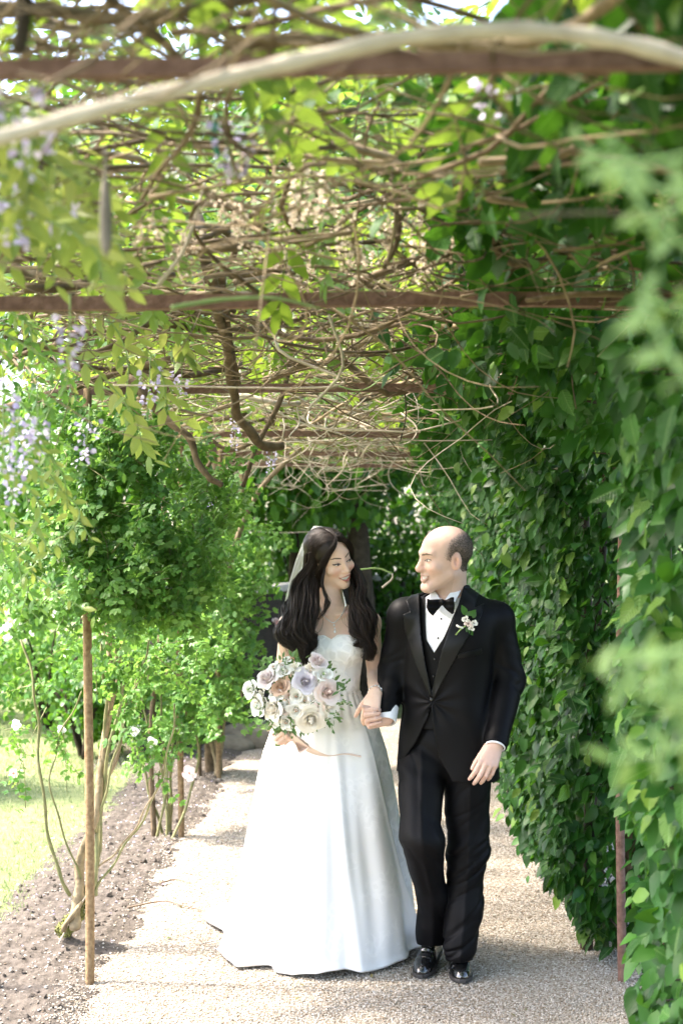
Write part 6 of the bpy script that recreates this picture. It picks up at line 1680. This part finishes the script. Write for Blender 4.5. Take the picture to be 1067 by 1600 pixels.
ax = norm(b_wr_l - bel_l); B = basis(ax[None], np.array([[0, 0.2, 1.0]]))[0]; c0 = b_wr_l - ax * 0.012
ring_ = np.array([c0 + B @ np.array([math.cos(a) * 0.0275, 0.006 * math.sin(a * 2), math.sin(a) * 0.0275]) for a in np.linspace(0, 2 * np.pi, 25)])
V, F = tube(ring_, 0.0014, 5); br = obj('bracelet', V, F, 'silver', W)
for q in ring_[:-1:2]: ball(br, q, 0.0030, 'crystal', 'stone')
f3 = H_bl[1][2][0]; q = f3[0] * 0.45 + f3[1] * 0.55; ax = norm(f3[1] - f3[0]); B = basis(ax[None], np.array([[0, -1.0, 0.2]]))[0]
V, F = tube(np.array([q + B @ np.array([math.cos(a) * 0.0092, 0, math.sin(a) * 0.0092]) for a in np.linspace(0, 2 * np.pi, 17)]), 0.0012, 5); rg = obj('ring', V, F, 'silver', W)
ball(rg, q + B @ np.array([0, 0, 0.0115]), 0.0042, 'crystal', 'stone')

# ------------------------------------------------------------------ bouquet held in the other hand
hold = (np.mean([f[0][1] for f in H_br[1][:4]], 0) + np.mean([f[0][3] for f in H_br[1][:4]], 0)) / 2
bc = P(462, 1085, YB - 0.30)
E = empty('bouquet', tuple(hold), 'round bouquet of white, blush and lilac roses with trailing nude ribbon, held in hand', 'bouquet')
r = np.random.default_rng(8)
FL = [(417, 1060, 20, 'petal_mauve', 22, .62), (390, 1077, 15, 'petal_white', 12, 1.0), (403, 1104, 19, 'petal_white', 14, 1.0), (438, 1074, 16, 'petal_tan', 20, .6), (477, 1064, 22, 'petal_lilac', 34, .8), (497, 1033, 18, 'petal_mauve', 20, .6),
      (506, 1053, 17, 'petal_white', 12, 1.0), (512, 1080, 23, 'petal_blush', 24, .7), (487, 1124, 25, 'petal_cream', 26, .55), (427, 1109, 21, 'petal_cream', 24, .6), (463, 1088, 12, 'petal_white', 10, .9), (476, 1095, 11, 'petal_cream', 10, .9), (463, 1110, 14, 'petal_white', 12, .9),
      (447, 1129, 11, 'petal_white', 10, .9), (433, 1122, 11, 'petal_cream', 10, .8), (514, 1104, 15, 'petal_cream', 14, .8), (436, 1085, 10, 'petal_white', 10, .8), (443, 1047, 15, 'petal_white', 12, .95), (428, 1042, 10, 'petal_white', 9, .9), (460, 1042, 10, 'petal_cream', 9, .8), (450, 1100, 8, 'petal_white', 8, .8), (497, 1108, 10, 'petal_blush', 12, .7), (493, 1090, 9, 'petal_white', 9, .8), (409, 1083, 9, 'petal_cream', 8, .8), (466, 1128, 9, 'petal_cream', 8, .8)]
for k in range(34):                                            # small white and cream fillers between the large heads
    a_, q_ = r.uniform(0, 6.28), math.sqrt(r.random()) * 0.95
    FL.append((462 + 78 * q_ * math.cos(a_), 1084 + 58 * q_ * math.sin(a_), r.uniform(6.5, 10), r.choice(['petal_white', 'petal_cream', 'petal_white', 'petal_blush']), 9, r.uniform(0.6, 0.95)))
for (px, py, rp, m_, np_, op) in FL:
    dx, dy = (px - 462) / 85, (py - 1083) / 68; dep = 0.085 * math.sqrt(max(0, 1 - min(1, dx * dx + dy * dy)))
    rad = rp / FPX * (YB - 0.30) * (1.0 if rp > 15 else 1.12)
    p = P(px, py, YB - 0.29 - dep + (0.012 if rp < 10 else 0)); d = np.array([dx * 0.9, -0.75, -dy * 0.8 + 0.22]) + r.normal(0, 0.12, 3)
    o = put_bloom(r, E, p, d, rad, m_, np_, op, 'rose' if np_ > 16 else 'small_bloom')
    if op >= 0.9:
        ball(o, p + norm(d) * rad * 0.08, rad * 0.20, 'stem_green' if rp > 14 else 'petal_tan', 'flower_centre', (1, 1, 0.8))
    V, F = tube(spline([p, p * 0.4 + hold * 0.6 + [0, 0, 0.02], hold + r.normal(0, 0.006, 3), hold + [0.004 * r.normal() - 0.005, 0.01, -0.028]], 12), 0.0022, 5); obj('stem', V, F, 'stem_green', E)
n = 330; a = r.uniform(0, 6.28, n); q = np.sqrt(r.random(n)) * 0.98
pos = np.array([P(462 + 80 * qq * math.cos(t), 1085 + 62 * qq * math.sin(t), YB - 0.29 - 0.055 * math.sqrt(max(0, 1 - min(1, qq * qq))) + 0.03 * r.random()) for t, qq in zip(a, q)])
ax = np.stack([np.cos(a), -0.7 + 0 * a, -np.sin(a)], -1) + r.normal(0, 0.5, (n, 3)); nr = np.array([0, -0.8, 0.5]) + r.normal(0, 0.5, (n, 3))
leaves(E, pos, ax, nr, r.uniform(0.018, 0.036, n), LEAFLET, 'bouquet_leaf', mass='foliage')
for (x0, y0, x1, y1, nl) in ((515, 1090, 545, 1063, 9), (520, 1085, 541, 1078, 7), (500, 1110, 532, 1128, 14), (505, 1120, 520, 1142, 12), (430, 1125, 412, 1135, 9), (440, 1130, 428, 1146, 9), (440, 1055, 446, 1030, 11), (455, 1050, 466, 1028, 11), (415, 1090, 400, 1128, 9), (520, 1100, 546, 1100, 12), (445, 1110, 455, 1140, 8)):
    c = spline([P(x0, y0, YB - 0.33), P((x0 + x1) / 2 + 3, (y0 + y1) / 2 - 3, YB - 0.36), P(x1, y1, YB - 0.35)], 12); V, F = tube(c, 0.0012, 4)
    o = obj('sprig', V, F, 'stem_green', E); i = r.integers(2, 12, nl); big = nl < 9
    pos = c[i] + r.normal(0, 0.004, (nl, 3)); ax = (c[-1] - c[0])[None] * 12 + r.normal(0, 0.6, (nl, 3)); nr = np.array([0, -0.8, 0.5]) + r.normal(0, 0.5, (nl, 3))
    V, F = scatter(LEAFLET[0] * ([0.7, 1, 1] if big else [1.3, 1, 1]), LEAFLET[1], pos, basis(ax, nr), r.uniform(0.03, 0.045, nl) if big else r.uniform(0.009, 0.018, nl)); obj('sprig_leaves', V, F, 'bouquet_leaf', o, tint=np.repeat(r.random(nl), len(LEAFLET[0])))
# ribbon: wraps the stems, then drifts to the right across the skirt
def band(pts, wid, tw, n=50):
    c = spline(pts, n); t = norm(np.gradient(c, axis=0)); s = np.linspace(0, 1, n)
    up = np.stack([0 * s, -np.sin(tw(s)), np.cos(tw(s))], -1); up = norm(up - t * (up * t).sum(1)[:, None]); w = np.interp(s, np.linspace(0, 1, len(wid)), wid)
    nrm = np.cross(t, up); V = np.stack([c + up * w[:, None] * k + nrm * (0.003 * math.sin(3 * k)) for k in np.linspace(-1, 1, 7)], 1).reshape(-1, 3)
    i = (np.arange(n - 1)[:, None] * 7 + np.arange(6)[None]).ravel(); return V, np.stack([i, i + 1, i + 8, i + 7], -1)
V, F = band([P(457, 1146, 5.42), P(468, 1160, 5.44), P(488, 1174, 5.46), P(512, 1181, 5.50), P(540, 1178, 5.53), P(564, 1182, 5.54)], [0.010, 0.028, 0.024, 0.013, 0.011, 0.007], lambda s: 0.5 + 1.2 * s); obj('ribbon', V, F, 'ribbon', E)
V, F = band([P(455, 1148, 5.43), P(470, 1157, 5.435), P(482, 1166, 5.44), P(470, 1172, 5.45), P(462, 1160, 5.45)], [0.012, 0.024, 0.014, 0.02, 0.008], lambda s: 1.0 + 1.5 * s); obj('ribbon', V, F, 'ribbon', E)
A_ = [hold + np.array([0.016 * math.cos(a), 0.016 * math.sin(a), 0.03 - 0.010 * a / 6.28]) for a in np.linspace(0, 25, 60)]
V, F = tube(np.array(A_), 0.005, 5); obj('stem_wrap', V, F, 'ribbon', E)

# ------------------------------------------------------------------ buttonhole flower pinned to the lapel
c = on_front(jacket, 733, 972, 0.012)
E = empty('boutonniere', tuple(c), 'small cream buttonhole flower with leaves pinned to the black lapel', 'boutonniere')
for px, py, rp, m_ in ((731, 974, 6.5, 'petal_blush'), (727, 967, 6, 'petal_white'), (740, 973, 6, 'petal_white'), (736, 981, 5, 'petal_cream')):
    put_bloom(r, E, P(px, py, c[1] - 0.008), np.array([0.1 * r.normal(), -1, 0.2]), rp / 395, m_, 9, 0.9, 'bloom')
for (px, py, qx, qy, s) in ((728, 962, 721, 944, 0.045), (733, 962, 741, 955, 0.035), (738, 966, 743, 956, 0.03), (732, 982, 740, 995, 0.032), (728, 980, 733, 990, 0.03), (727, 963, 733, 957, 0.03)):
    a, b = P(px, py, c[1] - 0.004), P(qx, qy, c[1] - 0.006); V, F = scatter(LEAF[0], LEAF[1], a[None], basis((b - a)[None], np.array([[0.1, -1, 0.2]])), [s]); obj('leaf', V, F, 'rose_leaf' if s > 0.031 else 'bouquet_leaf', E, tint=np.full(len(LEAF[0]), 0.3))
V, F = tube(spline([P(727, 978, c[1] - 0.006), P(719, 984, c[1] - 0.006), P(712, 992, c[1] - 0.004)], 8), 0.003, 6); obj('stem', V, F, 'stem_green', E)
V, F = tube(spline([P(723, 981, c[1] - 0.008), P(718, 980, c[1] - 0.012), P(713, 977, c[1] - 0.01)], 8), 0.004, 6); obj('ribbon', V, F, 'petal_white', E)
